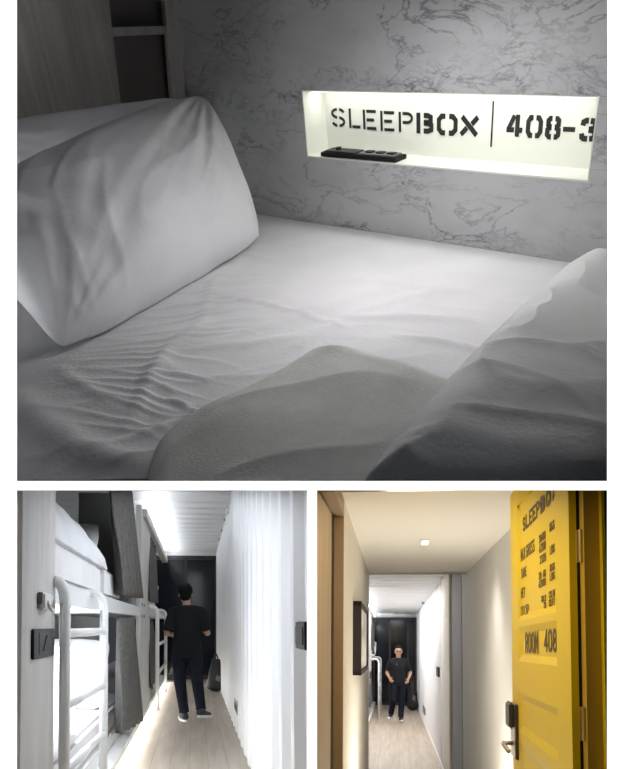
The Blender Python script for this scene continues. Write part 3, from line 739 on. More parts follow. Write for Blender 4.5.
def person(pos, H, facing, pose, label):
    """facing = +1 looks towards +y (away), -1 towards -y. joints given in body space: x = viewer's right, f = forward"""
    X, Y, Z = pos; F_ = facing; k = H/1.7
    def P(x, f, z): return Vector((X+x*k, Y+F_*f*k, Z+z*k))
    t = thing('person', pos, label, 'person')
    J = pose
    # --- body: one continuous skin surface
    mb = MB(); hx_, hf = J['head']; vox = .0085
    loft(mb, [(P(0, 0, z).x, P(0, f, z).y, P(0, 0, z).z, rx*k, ry*k) for z, f, rx, ry in
              ((.86, 0, .12, .09), (.92, 0, .155, .105), (1.0, 0, .145, .10), (1.10, .01, .13, .095), (1.22, .01, .15, .105), (1.33, .0, .160, .10), (1.39, -.005, .12, .075), (1.43, -.01, .065, .055))])
    cap_seg(mb, P(0, -.01, 1.40), P(hx_*.6, hf*.6, 1.50), .056*k, .052*k)
    hc = P(hx_, hf, 1.585)
    mb.ball(hc+Vector((0, -F_*.012*k, .025*k)), .092*k, .86, 1.02, 1.02, 24, 16)
    mb.ball(hc+Vector((0, F_*.012*k, -.045*k)), .072*k, .84, .95, 1.05, 20, 14)
    cap_seg(mb, hc+Vector((0, F_*.06*k, -.095*k)), hc+Vector((0, F_*.055*k, -.085*k)), .022*k, .022*k)
    cap_seg(mb, hc+Vector((0, F_*.088*k, .012*k)), hc+Vector((0, F_*.105*k, -.025*k)), .009*k, .014*k, 8)
    for s_ in (-1, 1):
        cap_seg(mb, hc+Vector((s_*.040*k, F_*.070*k, -.022*k)), hc+Vector((s_*.030*k, F_*.075*k, -.024*k)), .016*k, .016*k, 8)
        mb.ball(hc+Vector((s_*.080*k, -F_*.005*k, -.010*k)), .030*k, .35, .65, 1.05, 12, 8)
        sh = P(s_*.165, 0, 1.352); el = P(*J['elbow'][s_]); wr = P(*J['wrist'][s_])
        cap_seg(mb, P(s_*.08, 0, 1.365), sh, .045*k, .045*k); cap_seg(mb, sh, el, .050*k, .038*k); cap_seg(mb, el, wr, .040*k, .025*k)
        d = (wr-el).normalized()
        hand(mb, wr, d, Vector((-s_*.8, 0, -.5)), s_*J.get('thumb', 1), H, J.get('curl', .6))
        hip = P(s_*.095, 0, .90); kn = P(*J['knee'][s_]); an = P(*J['ankle'][s_])
        cap_seg(mb, hip, kn, .083*k, .056*k); cap_seg(mb, kn, an, .055*k, .036*k)
        toe = P(*J['toe'][s_]); cap_seg(mb, an+Vector((0, 0, -.03*k)), toe, .036*k, .028*k)
    smooth_mesh_from(mb, vox, t, 'body', m_skin, 'bare skin of face, neck and forearms')
    # --- t-shirt
    mb = MB()
    loft(mb, [(P(0, 0, z).x, P(0, f, z).y, P(0, 0, z).z, rx*k, ry*k) for z, f, rx, ry in
              ((.87, 0, .182, .130), (.90, 0, .184, .132), (1.0, 0, .172, .128), (1.10, .01, .165, .124), (1.22, .01, .182, .130), (1.33, .0, .190, .122), (1.40, -.005, .145, .095), (1.445, -.01, .078, .068))])
    for s_ in (-1, 1):
        sh = P(s_*.172, 0, 1.365); el = P(*J['elbow'][s_]); q = sh.lerp(el, J.get('sleeve', .78))
        cap_seg(mb, P(s_*.08, 0, 1.385), sh, .062*k, .062*k); mb.tube([sh, q], [.064*k, .064*k], 16)
    smooth_mesh_from(mb, vox, t, 'tshirt', m_tee, 'loose black short-sleeved T-shirt')
    # --- trousers
    mb = MB()
    loft(mb, [(P(0, 0, z).x, P(0, f, z).y, P(0, 0, z).z, rx*k, ry*k) for z, f, rx, ry in
              ((.80, 0, .165, .110), (.86, 0, .172, .122), (.92, 0, .168, .120), (1.0, 0, .156, .112))])
    for s_ in (-1, 1):
        hip = P(s_*.090, 0, .87); kn = P(*J['knee'][s_]); an = P(*J['ankle'][s_])
        cap_seg(mb, hip, kn, .100*k, .076*k); e = kn.lerp(an, .93); mb.tube([kn.lerp(an, -.02), kn.lerp(an, .5), e.lerp(kn, .08), e], [.075*k, .066*k, .062*k, .066*k], 16)
    smooth_mesh_from(mb, vox, t, 'trousers', m_jean, 'dark navy jeans')
    # --- shoes
    for s_ in (-1, 1):
        an = P(*J['ankle'][s_]); toe = P(*J['toe'][s_]); d = (toe-an); d.z = 0
        heel = an+Vector((0, 0, -.035*k))-d.normalized()*.035*k; tip = toe
        hz = P(*J['heel'][s_]); mb = MB()
        cap_seg(mb, hz+Vector((0, 0, .045*k)), toe+Vector((0, 0, .012*k)), .045*k, .036*k); cap_seg(mb, hz.lerp(toe, .3)+Vector((0, 0, .05*k)), an, .045*k, .046*k)
        sh_ = smooth_mesh_from(mb, .007, t, 'shoe', m_shoe, 'black canvas shoe with a white sole')
        mb = MB(); n = 20; u = (toe-hz); u.normalize(); side = u.cross(Vector((0, 0, 1))).normalized(); upv = side.cross(u)
        L = (toe-hz).length+.085*k; cc = hz.lerp(toe, .5)+upv*.004*k; pts = []
        for q in range(n):
            a_ = 2*PI*q/n; pts.append(cc+u*math.cos(a_)*L/2+side*math.sin(a_)*(.047+.006*math.cos(a_))*k-upv*.022*k)
        mb.prism(pts, upv*.030*k); mb.build('sole', m_sole, sh_)
        if J.get('toecap'):
            mb = MB(); mb.ball(toe+u*.022*k+upv*.008*k, .036*k, 1.1, 1.1, .8); mb.build('toe_cap', m_sole, sh_, smooth=True)
    # --- hair
    mb = MB(); hc2 = hc+Vector((0, -F_*(.020 if F_ > 0 else .036)*k, .044*k))
    mb.ball(hc2, .100*k, .90, 1.02, .95, 24, 14)
    if F_ > 0: mb.ball(hc+Vector((0, -F_*.040*k, -.010*k)), .080*k, .92, .8, 1.0, 20, 12)
    else:
        mb.ball(hc+Vector((0, F_*.030*k, .098*k)), .050*k, 1.3, .9, .5, 16, 10)
        mb.ball(hc+Vector((0, -F_*.045*k, .0)), .078*k, 1.02, .7, 1.0, 20, 12)
    o = smooth_mesh_from(mb, .008, t, 'hair', m_hair, 'short black hair')
    if F_ < 0:
        for s_ in (-1, 1):
            mb = MB(); mb.ball(hc+Vector((s_*.031*k, F_*.083*k, .005*k)), .011*k, 1.2, .6, .8, 12, 8); mb.build('eye', m_hair, t, smooth=True)
        mb = MB(); cap_seg(mb, hc+Vector((-.022*k, F_*.092*k, -.058*k)), hc+Vector((.022*k, F_*.092*k, -.058*k)), .006*k, .006*k, 8); mb.build('mouth', m_lip, t, smooth=True)
        mb = MB()
        for s_ in (-1, 1):
            c = hc+Vector((s_*.034*k, F_*.098*k, .004*k))
            mb.tube([c+Vector((math.cos(a_)*.028*k, 0, math.sin(a_)*.021*k)) for a_ in [2*PI*i/16 for i in range(17)]], .0050*k, 6)
            mb.tube([c+Vector((s_*.028*k, 0, .004*k)), hc+Vector((s_*.082*k, F_*.0*k, .010*k))], .003*k, 6)
        mb.tube([hc+Vector((-.007*k, F_*.100*k, .008*k)), hc+Vector((.007*k, F_*.100*k, .008*k))], .003*k, 6)
        mb.build('glasses', m_black, t, smooth=True, label='dark-rimmed glasses')
        mb = MB(); mb.box(hc.x-.055*k, hc.x-.030*k, P(0, .128, 1.3).y-.003, P(0, .128, 1.3).y+.003, Z+1.30*k, Z+1.306*k); mb.build('chest_mark', m_sole, t, label='tiny pale mark on the chest of the T-shirt')
    return t
def bag(x, y, H, w_, label, mark):
    t = thing('bag', (x, y, 0), label, 'bag')
    mb = MB()
    def f(s, tt, o_):
        a_ = 2*PI*s; k = 1-.55*tt**1.3; e = math.sin(PI*min(1, tt*6+.15)/2) if tt < .15 else 1
        return Vector((x+w_*.5*k*e*math.cos(a_)*(1+.1*noise.noise(Vector((math.cos(a_)*2, math.sin(a_)*2, tt*4)))), y+w_*.42*k*e*math.sin(a_), H*.86*tt+.002))
    mb.grid(lambda s, tt: f(s, tt, 0), 28, 18); n = 28
    mb.f.append(tuple(range(28))[::-1]); mb.f.append(tuple(18*29+i for i in range(28)))
    mb.build('sack', m_bag, t, smooth=True)
    mb = MB(); mb.tube(bend((x-w_*.12, y-.02, H*.84), (x, y, H*1.16), (x+w_*.12, y-.02, H*.84), 12), .012, 8); mb.build('handle', m_bag, t, smooth=True)
    mb = MB(); yy = y-w_*.36; mb.prism([(x-.01, yy, H*.32), (x+w_*.2, yy, H*.26), (x+w_*.24, yy+.005, H*.40), (x+.02, yy+.005, H*.46)], (0, -.012, 0)); mb.build('emblem', m_grey, t, label=mark)
    return t

# =================================================================== CORRIDOR SEEN FROM BETWEEN THE BUNKS
use(M2)
YE = 16.6; ZC = 2.82; RX = .455; LX = -.65
b = MB(); b.box(-1.9, RX+.05, 2.2, YE+.3, -.06, 0); struct(b, 'floor', m_floor2)
b = corr_wall(RX+.02, 3.03, YE, lambda y: 0, lambda y: cap(y, ZC, RX+.02), .50, .045, -1); struct(b, 'wall_right', m_corr)
b = MB(); b.box(RX-.012, RX+.02, 4.0, YE, 0, .06); struct(b, 'baseboard_right', m_white)
b = corr_ceiling(ZC, -1.9, RX+.05, 9.45, YE+.1, .52, .07); struct(b, 'ceiling', m_corrc)
b = MB(); b.box(-1.9, RX+.06, YE, YE+.06, 2.67, ZC); struct(b, 'wall_back', m_white)
gd = thing('glass_door', (-.1, YE, 0), 'black glazed double door closing the far end of the white corridor', 'door')
mb = MB(); mb.box(-.98, RX, YE+.01, YE+.04, .0, 2.67); mb.build('glass_pane', m_glass, gd)
mb = MB()
for x0, x1, z0, z1 in ((-.98, -.93, 0, 2.67), (RX-.05, RX, 0, 2.67), (-.98, RX, 0, .08), (-.98, RX, 2.58, 2.67), (-.25, -.19, 0, 2.67)): mb.box(x0, x1, YE-.03, YE+.01, z0, z1)
mb.build('door_frame', m_frame, gd)
mb = MB(); mb.tube([(-.14, YE-.08, .9), (-.14, YE-.08, 1.5)], .014, 8); mb.build('pull_handle', m_steel, gd, smooth=True)
# back wall behind the bunks
b = MB()
for i in range(7): capbox(b, -1.95, -1.90, 2.6+i*2, 4.6+i*2, 0, ZC)
struct(b, 'wall_left', m_white)
# cove board + strips
b = MB(); b.box(-.71, -.60, 9.45, 16.4, 2.50, 2.60); struct(b, 'trim_1', m_ash2)
b = MB(); b.box(-.665, -.61, 9.6, 16.4, 2.602, 2.625); b.build('led_strip', m_strip, label='bright white light strip along the top of the bunks', cat='light')
b = MB(); b.box(-.635, -.612, 4.6, 16.4, .03, .055); b.build('led_strip', m_strip_y, label='warm white light strip glowing along the floor under the bunks', cat='light')

# near bunk
rz0, rz1 = 1.275, 1.385
def yL(u, x=LX): return px(u, 625, 0, x).y
bk = thing('bunk_bed', (LX-.4, 5.5, 0), 'nearest white double bunk with pale end panel, front rail and low base', 'bunk bed')
mb = MB(); capbox(mb, LX-.035, LX, yL(21.5), yL(54.5), 0, 2.8); mb.build('end_panel', m_ash2, bk)
mb = MB(); capbox(mb, LX-.08, LX-.035, yL(12), yL(20), 0, 2.8); mb.build('end_return', m_ash2, bk)
mb = MB(); mb.box(LX-.03, LX, yL(54.7), yL(140), rz0, rz1); mb.build('front_rail', m_metalw, bk, bevel=.006)
mb = MB(); mb.box(LX-1.2, LX-.03, yL(54.7), yL(140), rz0+.01, rz1-.02); mb.build('upper_deck', m_white, bk)
mb = MB(); mb.box(LX-1.2, -.615, 2.9, 16.2, .06, .13); mb.build('base', m_white, bk)
mb = MB(); mb.box(LX-1.2, -.72, yL(54.7), 8.4, .13, .24); mb.build('lower_deck', m_white, bk)
# grey panel at the back of the upper berth
mb = MB(); capbox(mb, LX-1.22, LX-1.19, 3.0, 8.4, rz1, 2.6); mb.build('back_panel', m_midgrey, bk)
mb = MB(); capbox(mb, LX-.60, LX-.03, 8.36, 8.40, rz1, 2.6); mb.build('berth_divider', m_midgrey, bk)
mb = MB(); mb.box(LX-1.2, LX-.04, 3.35, 8.35, 2.02, 2.03)
# divider post between bunks
dv = thing('bunk_divider', (LX, 10, 0), 'tall grey-white divider panel between the first and second bunks', 'panel')
mb = MB(); capbox(mb, LX-.05, LX+.005, yL(140.3), yL(149.5), 0.13, 2.6); mb.build('board', m_ash2, dv)
for z in (1.28, 1.42):
    for u in (142.2, 144.2):
        mb = MB(); y = yL(u, LX+.01); mb.tube([(LX, y, z), (LX+.016, y, z)], .018, 10); mb.build('bolt', m_grey, dv)
# bedding
mb = MB(); mb.box(LX-1.1, LX-.04, yL(50), yL(100.5, LX-.04), rz1, 1.605); mb.build('mattress', m_sheet, label='thick white mattress on the nearest upper bunk', cat='mattress', bevel=.03)
mb = MB(); mb.box(LX-1.1, LX-.04, yL(103.5, LX-.04), yL(119.5, LX-.04), rz1, 1.615); mb.build('folded_bedding', m_sheet, label='white folded bedding block at the far end of the upper mattress', cat='bedding', bevel=.03)
lump('duvet', LX-1.0, LX-.03, yL(45, LX-.05), yL(104.5, LX-.05), 1.60, lambda s, t: .28*(.8+.4*min(.5, t))*(1-.45*max(0, t-.45)/.55), m_pillow, 'puffy white duvet heaped on the nearest upper bunk', 'duvet', 60, 3, .16)
pillow('pillow', (LX-.15, 6.0, 1.60), (LX-.95, 6.6, 1.60), (LX-.95, 7.3, 2.02), (LX-.15, 6.5, 2.02), .20, 'shadowed pillow propped behind the duvet on the upper bunk', 8.1, N=40)
mb = MB(); mb.box(LX-1.1, -.74, yL(50), 8.2, .24, .46); mb.build('mattress', m_sheet, label='white mattress on the brightly lit lower bunk', cat='mattress', bevel=.03)
pillow('pillow', (-1.75, 5.6, .47), (-.85, 5.3, .47), (-.85, 6.3, .98), (-1.75, 6.6, .98), .22, 'white pillow propped in the lit lower bunk behind the ladder', 9.3, N=40)
pillow('pillow', (-1.6, 7.0, .47), (-.80, 6.6, .47), (-.80, 7.3, 1.02), (-1.6, 7.7, 1.02), .22, 'grey-shadowed pillow beside the curtain in the lower bunk', 4.3, N=40)
lump('duvet', -1.75, -.735, 2.7, 5.0, .46, lambda s, t: .14, m_sheet, 'flat white duvet folded on the lower bunk mattress', 'duvet', 40, 6, .15)
ladder(-.60, yL(65, -.60), yL(104, -.57), 1.365, [1.135, .80, .50], .026, 'thick white tubular ladder on the nearest bunk', LX+.0, x2=-.57, xin2=-.70)
# curtains
def cp_(u, v, x): return px(u, v, 0, x)
def ctop(u, x, z=2.6): p = px(u, 625, 0, x); return Vector((x, p.y, min(z, cap(p.y, z, x))))
curtain('curtain', ctop(110, -.67), ctop(131, -.67), cp_(119.5, 595, -.62), cp_(141, 598, -.62), 6, .040, 'grey curtain gathered at the nearest upper bunk', cut=True)
curtain('curtain', Vector((-.68, px(118, 620, 0, -.68).y, 1.24)), Vector((-.68, px(134, 620, 0, -.68).y, 1.24)), cp_(117.5, 735, -.62), cp_(141.5, 720, -.62), 5, .040, 'grey curtain gathered at the nearest lower bunk')
curtain('curtain', ctop(147, -.68, 2.48), ctop(156, -.68, 2.48), cp_(148, 601, -.64), cp_(157, 603, -.64), 4, .035, 'grey curtain on the second upper bunk, left of the dark door')
curtain('curtain', Vector((-.69, yL(149), 1.24)), Vector((-.69, yL(155), 1.24)), cp_(149.5, 690, -.63), cp_(160, 672, -.63), 4, .035, 'grey curtain on the second lower bunk, left of the dark door')
# second bunk
b2 = thing('bunk_bed', (LX-.4, 13, 0), 'second white bunk frame farther along, by the dark glass door', 'bunk bed')
mb = MB(); mb.box(LX-.03, LX+.01, 10.6, 16.3, rz0+.02, rz1+.03); mb.build('front_rail', m_metalw, b2, bevel=.006)
mb = MB(); mb.box(LX-.9, LX-.03, 10.6, 16.3, rz0+.03, rz1); mb.build('upper_deck', m_white, b2)
mb = MB(); mb.box(LX-.9, -.74, 10.6, 16.0, .13, .24); mb.build('lower_deck', m_white, b2)
mb = MB(); mb.box(LX-1.0, -.75, 10.7, 15.9, .24, .45); mb.build('mattress', m_sheet, label='white mattress on the second lower bunk', cat='mattress', bevel=.03)
pillow('pillow', (-1.2, 12.6, rz1+.05), (-.68, 12.6, rz1+.05), (-.64, 13.4, 1.85), (-1.2, 13.4, 1.85), .25, 'small white pillow sticking out over the second upper bunk rail', 3.3, N=30)
pillow('pillow', (-1.3, 12.8, .46), (-.76, 12.6, .46), (-.74, 13.4, .90), (-1.3, 13.4, .90), .2, 'white pillow in the second lower bunk near the floor', 6.3, N=30)
ladder(-.53, 10.7, 13.6, 1.42, [1.30, .9, .5], .028, 'white tubular ladder on the second bunk, left of the walking person', LX-.02)
# fittings on the end panel
y47 = yL(47)
hk = thing('card_holder', (LX, y47, 1.27), 'small white clip holder screwed to the pale bunk end panel', 'holder')
pa = px(39.5, 592, 0, LX+.01); pb = px(45, 605, 0, LX+.01)
mb = MB(); mb.box(LX, LX+.02, pa.y, pb.y, pb.z, pa.z); mb.build('mount', m_grey, hk, bevel=.004, label='darker grey mount')
pa = px(45, 592, 0, LX+.03); pb = px(53.5, 611, 0, LX+.03)
mb = MB(); mb.box(LX, LX+.03, pa.y, pb.y, pb.z, pa.z); mb.build('clip', m_metalw, hk, bevel=.008)
mb = MB(); mb.tube(bend((LX+.03, pa.y+.05, pa.z-.04), (LX+.06, (pa.y+pb.y)/2, pb.z-.04), (LX+.03, pb.y, pa.z-.03)), .008, 8); mb.build('hook', m_steel, hk, smooth=True)
pa = px(34, 629, 0, LX+.012); pb = px(54.5, 655.5, 0, LX+.012)
sw = thing('wall_switch', (LX, (pa.y+pb.y)/2, pb.z), 'square black switch plate on the pale bunk end panel', 'switch')
mb = MB(); mb.box(LX, LX+.012, pa.y, pb.y, pb.z, pa.z); mb.build('plate', m_black, sw, bevel=.004)
yc, zc, hw, hh = (pa.y+pb.y)/2+.02, (pa.z+pb.z)/2, (pb.y-pa.y)*.17, (pa.z-pb.z)*.27
mb = MB(); mb.prism([(LX+.012, yc-hw, zc-hh), (LX+.012, yc+hw, zc-hh), (LX+.012, yc, zc+hh)], (.006, 0, 0)); mb.build('arrow_rocker', m_letter, sw)
mb = MB(); mb.box(LX+.012, LX+.014, yc-hw*1.9, yc+hw*1.9, zc-hh*1.35, zc+hh*1.35); mb.build('rocker', m_dgrey, sw)
# things on the corrugated wall
pa = px(299.5, 621, 0, RX-.012); pb = px(309, 650, 0, RX-.012)
dv2 = thing('wall_switch', (RX-.01, 3.3, 1.1), 'black wall switch box on the corrugated wall at the right edge', 'switch')
mb = MB(); mb.box(RX-.03, RX-.008, pb.y, pa.y, px(303, 650, 0, RX-.03).z, px(303, 621.5, 0, RX-.03).z); mb.build('plate', m_black, dv2, bevel=.004)
mb = MB(); mb.box(RX-.035, RX-.03, pb.y+.03, pa.y-.03, px(303, 645, 0, RX-.03).z, px(303, 627, 0, RX-.03).z); mb.build('rocker', m_blackm, dv2)
pa = px(235, 700, 0, RX-.02); pb = px(238.3, 711, 0, RX-.02)
ot = thing('wall_outlet', (RX-.01, pa.y, pb.z), 'small dark outlet low on the corrugated wall', 'outlet')
mb = MB(); mb.box(RX-.03, RX-.008, pb.y, pa.y, px(236, 711, 0, RX-.02).z, px(236, 700, 0, RX-.02).z); mb.build('plate', m_grey, ot, bevel=.004)
mb = MB(); mb.box(RX-.034, RX-.03, pb.y+.1, pa.y-.1, px(236, 708, 0, RX-.02).z, px(236, 703, 0, RX-.02).z); mb.build('socket', m_blackm, ot)
sc_ = thing('ceiling_sensor', (.42, 10.1, 2.66), 'small white sensor with cable in the corner of ribbed ceiling', 'sensor')
mb = MB(); mb.tube([(.415, 10.1, 2.72), (.415, 10.1, 2.66)], [.03, .024], 14); mb.ball((.415, 10.1, 2.655), .022); mb.build('housing', m_white, sc_, smooth=True)
mb = MB(); mb.tube([(.43, 9.6, 2.74), (.435, 11.5, 2.72), (.435, 14.5, 2.74), (.435, 16.4, 2.73)], .010, 8); mb.build('cable', m_white, sc_, smooth=True)
for y in (11.3, 12.6, 13.9):
    mb = MB(); mb.box(.41, .45, y-.04, y+.04, 2.715, 2.745); mb.build('clip', m_grey, sc_)

# person walking away
P2 = px(187, 722, 2, 0)
person((P2.x, P2.y, 0), 1.66, 1, dict(head=(-.02, .02),
    elbow={-1: (-.245, -.04, 1.10), 1: (.25, -.03, 1.10)}, wrist={-1: (-.19, .20, 1.08), 1: (.20, .20, 1.14)},
    knee={-1: (-.085, .05, .48), 1: (.13, -.01, .48)}, ankle={-1: (-.03, .02, .085), 1: (.175, -.20, .15)},
    toe={-1: (-.07, .16, .035), 1: (.27, -.06, .075)}, heel={-1: (-.02, -.035, .025), 1: (.155, -.225, .095)}, sleeve=.92, curl=.7, toecap=True),
    'person in black T-shirt and dark jeans walking away, seen from behind')
bag(.345, 13.5, .66, .33, 'black bag standing on the floor against the corrugated wall', 'small grey triangular emblem')

# =================================================================== CORRIDOR SEEN FROM THE ENTRANCE DOOR
use(M3)
YE = 22.9; ZC = 2.74; RX = .70; LX = -.54; NX = -.25; GX = .74; ZN = 2.50
b = MB(); b.box(-.9, 1.1, 5.0, YE+.3, -.06, 0); b.box(-.15, .8, 2.0, 5.0, -.06, 0); struct(b, 'floor', m_floor3)
b = MB(); b.box(-.32, .90, 3.68, 8.0, ZN, ZN+.02)
b.box(-.60, .90, 7.8, 8.0, ZN, ZC+.05); struct(b, 'ceiling', m_ceil3)
b = corr_ceiling(ZC, -.72, .80, 8.0, YE+.1, .50, .04); struct(b, 'ceiling', m_corrc)
b = MB(); b.box(-1.7, .8, YE, YE+.06, 2.60, ZC+.02); struct(b, 'wall_back', m_white)
gd = thing('glass_door', (.1, YE, 0), 'dark glazed door at the far end behind the approaching person', 'door')
mb = MB(); mb.box(-.8, RX, YE+.01, YE+.04, 0, 2.60); mb.build('glass_pane', m_glass, gd)
mb = MB()
for x0, x1, z0, z1 in ((-.6, -.54, 0, 2.6), (RX-.05, RX, 0, 2.6), (-.6, RX, 0, .08), (-.6, RX, 2.52, 2.6), (-.12, -.07, 0, 2.6), (.42, .46, 0, 2.6)): mb.box(x0, x1, YE-.03, YE+.01, z0, z1)
mb.build('door_frame', m_frame, gd)
# walls
b = corr_wall(RX+.02, 11.3, YE, lambda y: 0, lambda y: ZC, .32, .025, -1); struct(b, 'wall_right', m_corr)
b = MB(); b.box(RX-.012, RX+.02, 9.72, YE, 0, .06); struct(b, 'baseboard_right', m_white)
b = MB(); b.box(RX, RX+.06, 9.72, 11.3, 0, ZC); struct(b, 'trim_1', m_wall3)
b = MB(); b.box(RX+.034, RX+.08, 8.35, 9.72, 0, ZC); struct(b, 'trim_2', m_greycol)
b = MB()
for i in range(5): capbox(b, GX, GX+.06, 2.2+i*1.23, 2.2+(i+1)*1.23, 0, ZC)
struct(b, 'wall_right', m_greywall)
b = MB()
for i in range(4): capbox(b, NX-.08, NX, 3.88+i*1.03, 3.88+(i+1)*1.03, 0, ZC)
struct(b, 'wall_left', m_wall3)
b = MB()
ow = lambda y: max(NX-.08, -79.5/760*y)
for i in range(4):
    y0, y1 = 2.56+i*.33, 2.56+(i+1)*.33; c0, c1 = cap(y0, 9, NX), cap(y1, 9, NX)
    if c0 > 2.412: b.hexa([(ow(y0), y0, 2.41), (NX, y0, 2.41), (NX, y1, 2.41), (ow(y1), y1, 2.41)], [(ow(y0), y0, c0), (NX, y0, c0), (NX, y1, c1), (ow(y1), y1, c1)])
struct(b, 'trim_3', m_tan2)
b = MB(); b.box(NX-.08, NX-.001, 3.86, 3.885, 0, 2.41); struct(b, 'trim_4', m_tan2)
b = MB(); b.box(-1.4, -1.35, 13.2, YE, 0, ZC); struct(b, 'wall_left', m_white)
b = MB(); b.box(-.78, NX-.08, 7.95, 8.0, 0, ZC); struct(b, 'wall_left', m_wall3)
sl = thing('sliding_door', (NX-.05, 3, 0), 'tan wood sliding door at the left edge, in a brown casing', 'door')
mb = MB(); capbox(mb, NX-.062, NX-.052, 2.97, 3.74, .005, 2.405); mb.build('door_leaf', m_tan, sl)
mb = MB(); mb.box(NX-.064, NX-.050, 3.74, 3.86, .005, 2.409); mb.build('edge_gap', m_black, sl, label='black gap along the leaf edge')
# picture frame
yn, yf = 4.78, 6.15
pf = thing('picture_frame', (NX, 5.4, 1.56), 'black deep-framed picture hanging on the cream left wall', 'picture')
mb = MB(); z0, z1 = 1.565, 2.03; T = .052; ww = .03
mb.box(NX, NX+T, yn, yn+ww*2, z0, z1); mb.box(NX, NX+T, yf-ww*2, yf, z0, z1); mb.box(NX, NX+T, yn, yf, z0, z0+ww); mb.box(NX, NX+T, yn, yf, z1-ww, z1)
mb.build('frame', m_blackm, pf)
m_pic = add_noise(mat('faded_grey_print', rough=.7), (.45, .45, .45), (.82, .82, .80), (1, 2.2, 5), 3, .5, lo=.30, hi=.5)
mb = MB(); mb.box(NX, NX+T-.012, yn+.055, yf-.055, z0+ww, z1-ww); mb.build('print', m_pic, pf)
# downlight
pd = px(425, 541.5, 2, ZN)
dl = thing('downlight', (pd.x, pd.y, ZN-.02), 'small square recessed downlight in the cream ceiling', 'ceiling light')
mb = MB(); mb.box(pd.x-.032, pd.x+.032, pd.y-.11, pd.y+.11, ZN-.008, ZN-.001); mb.build('trim_ring', m_white, dl)
mb = MB(); mb.box(pd.x-.020, pd.x+.020, pd.y-.07, pd.y+.07, ZN-.012, ZN-.008); mb.build('lens', m_bulb, dl)
spot('downlight_beam', (pd.x+.12, pd.y, ZN-.04), (GX-.1, pd.y+.3, .9), 42, math.radians(110), 1.0, (1, .92, .82), .12)
# bunks along the left of this corridor
def y3(u, x=LX): return px(u, 646, 0, x).y
bk = thing('bunk_bed', (LX, 14, 0), 'pale bunk front beyond the cream wall with end panel and rail', 'bunk bed')
mb = MB(); mb.box(LX-.04, LX, 12.2, y3(371.5), 0, 2.6); mb.build('end_panel', m_ash2, bk)
mb = MB(); mb.box(LX-.03, LX, y3(371.5), 22.4, 1.36, 1.47); mb.build('front_rail', m_metalw, bk)
mb = MB(); mb.box(LX-.8, LX-.03, 12.5, 22.4, 1.38, 1.45); mb.build('upper_deck', m_white, bk)
mb = MB(); mb.box(LX-.8, LX+.03, 12.2, 22.4, .05, .13); mb.build('base', m_white, bk)
mb = MB(); mb.box(LX-.04, LX+.02, 12.2, 22.4, 2.58, 2.66); mb.build('cove_board', m_ash2, bk)
b = MB(); b.box(LX+.02, LX+.035, 12.4, 22.3, 2.60, 2.64); b.build('led_strip', m_strip, label='white light strip above the bunks in the far part of the corridor', cat='light')
curtain('curtain', Vector((LX-.03, 18.6, 2.55)), Vector((LX-.03, 22.0, 2.55)), Vector((LX+.02, 19.2, 1.55)), Vector((LX+.02, 22.3, 1.5)), 5, .03, 'grey curtain high on the bunk left of the approaching person')
curtain('curtain', Vector((LX-.03, 17.6, 1.34)), Vector((LX-.03, 19.6, 1.34)), Vector((LX+.0, 17.4, .35)), Vector((LX+.0, 19.6, .35)), 4, .03, 'grey curtain low on the bunk behind the ladder')
pillow('pillow', (LX-.5, 20.6, 1.48), (LX+.06, 20.6, 1.48), (LX+.08, 21.6, 1.86), (LX-.5, 21.6, 1.86), .22, 'white pillow showing beside the high curtain at the far bunk', 3.9, N=24)
ladder(-.34, 18.6, 21.8, 1.42, [1.1, .75, .4], .024, 'bright white tubular ladder beside the approaching person', LX-.02)
# small wall fittings
for lab, u0, u1, v0, v1, x in (('small black switch at the end of the bunk panel, left of the ladder', 369.8, 371.4, 671, 677.5, LX+.005),
                               ('tiny black plate low on the bunk panel near the floor', 370, 371.2, 714, 720, LX+.005)):
    pa = px(u0, (v0+v1)/2, 0, x); pb = px(u1, (v0+v1)/2, 0, x)
    mb = MB(); mb.box(x-.005, x+.012, pa.y, pb.y, px((u0+u1)/2, v1, 0, x).z, px((u0+u1)/2, v0, 0, x).z); mb.build('wall_switch', m_black, label=lab, cat='switch')
for nm, lab, u0, u1, v0, v1 in (('wall_switch', 'black switch on the white right wall beside the cream strip', 436.8, 438.8, 667, 676.5),
                                ('wall_outlet', 'small grey outlet low on the white right wall', 423, 424.8, 707, 713)):
    x = RX-.02; pa = px(u1, 690, 0, x); pb = px(u0, 690, 0, x)
    mb = MB(); mb.box(x-.01, x+.03, pa.y, pb.y, px((u0+u1)/2, v1, 0, x).z, px((u0+u1)/2, v0, 0, x).z); mb.build(nm, m_black if nm == 'wall_switch' else m_grey, label=lab, cat='switch' if nm == 'wall_switch' else 'outlet')
pc = px(423.5, 602, 0, RX-.04)
cm = thing('security_camera', (RX-.04, pc.y, pc.z), 'small dome camera high on the right wall of the corridor', 'camera')
mb = MB(); mb.box(RX-.05, RX, pc.y-.1, pc.y+.1, pc.z-.01, pc.z+.03); mb.build('bracket', m_white, cm)
mb = MB(); mb.ball((RX-.045, pc.y, pc.z-.02), .03); mb.build('dome', m_grey, cm, smooth=True)

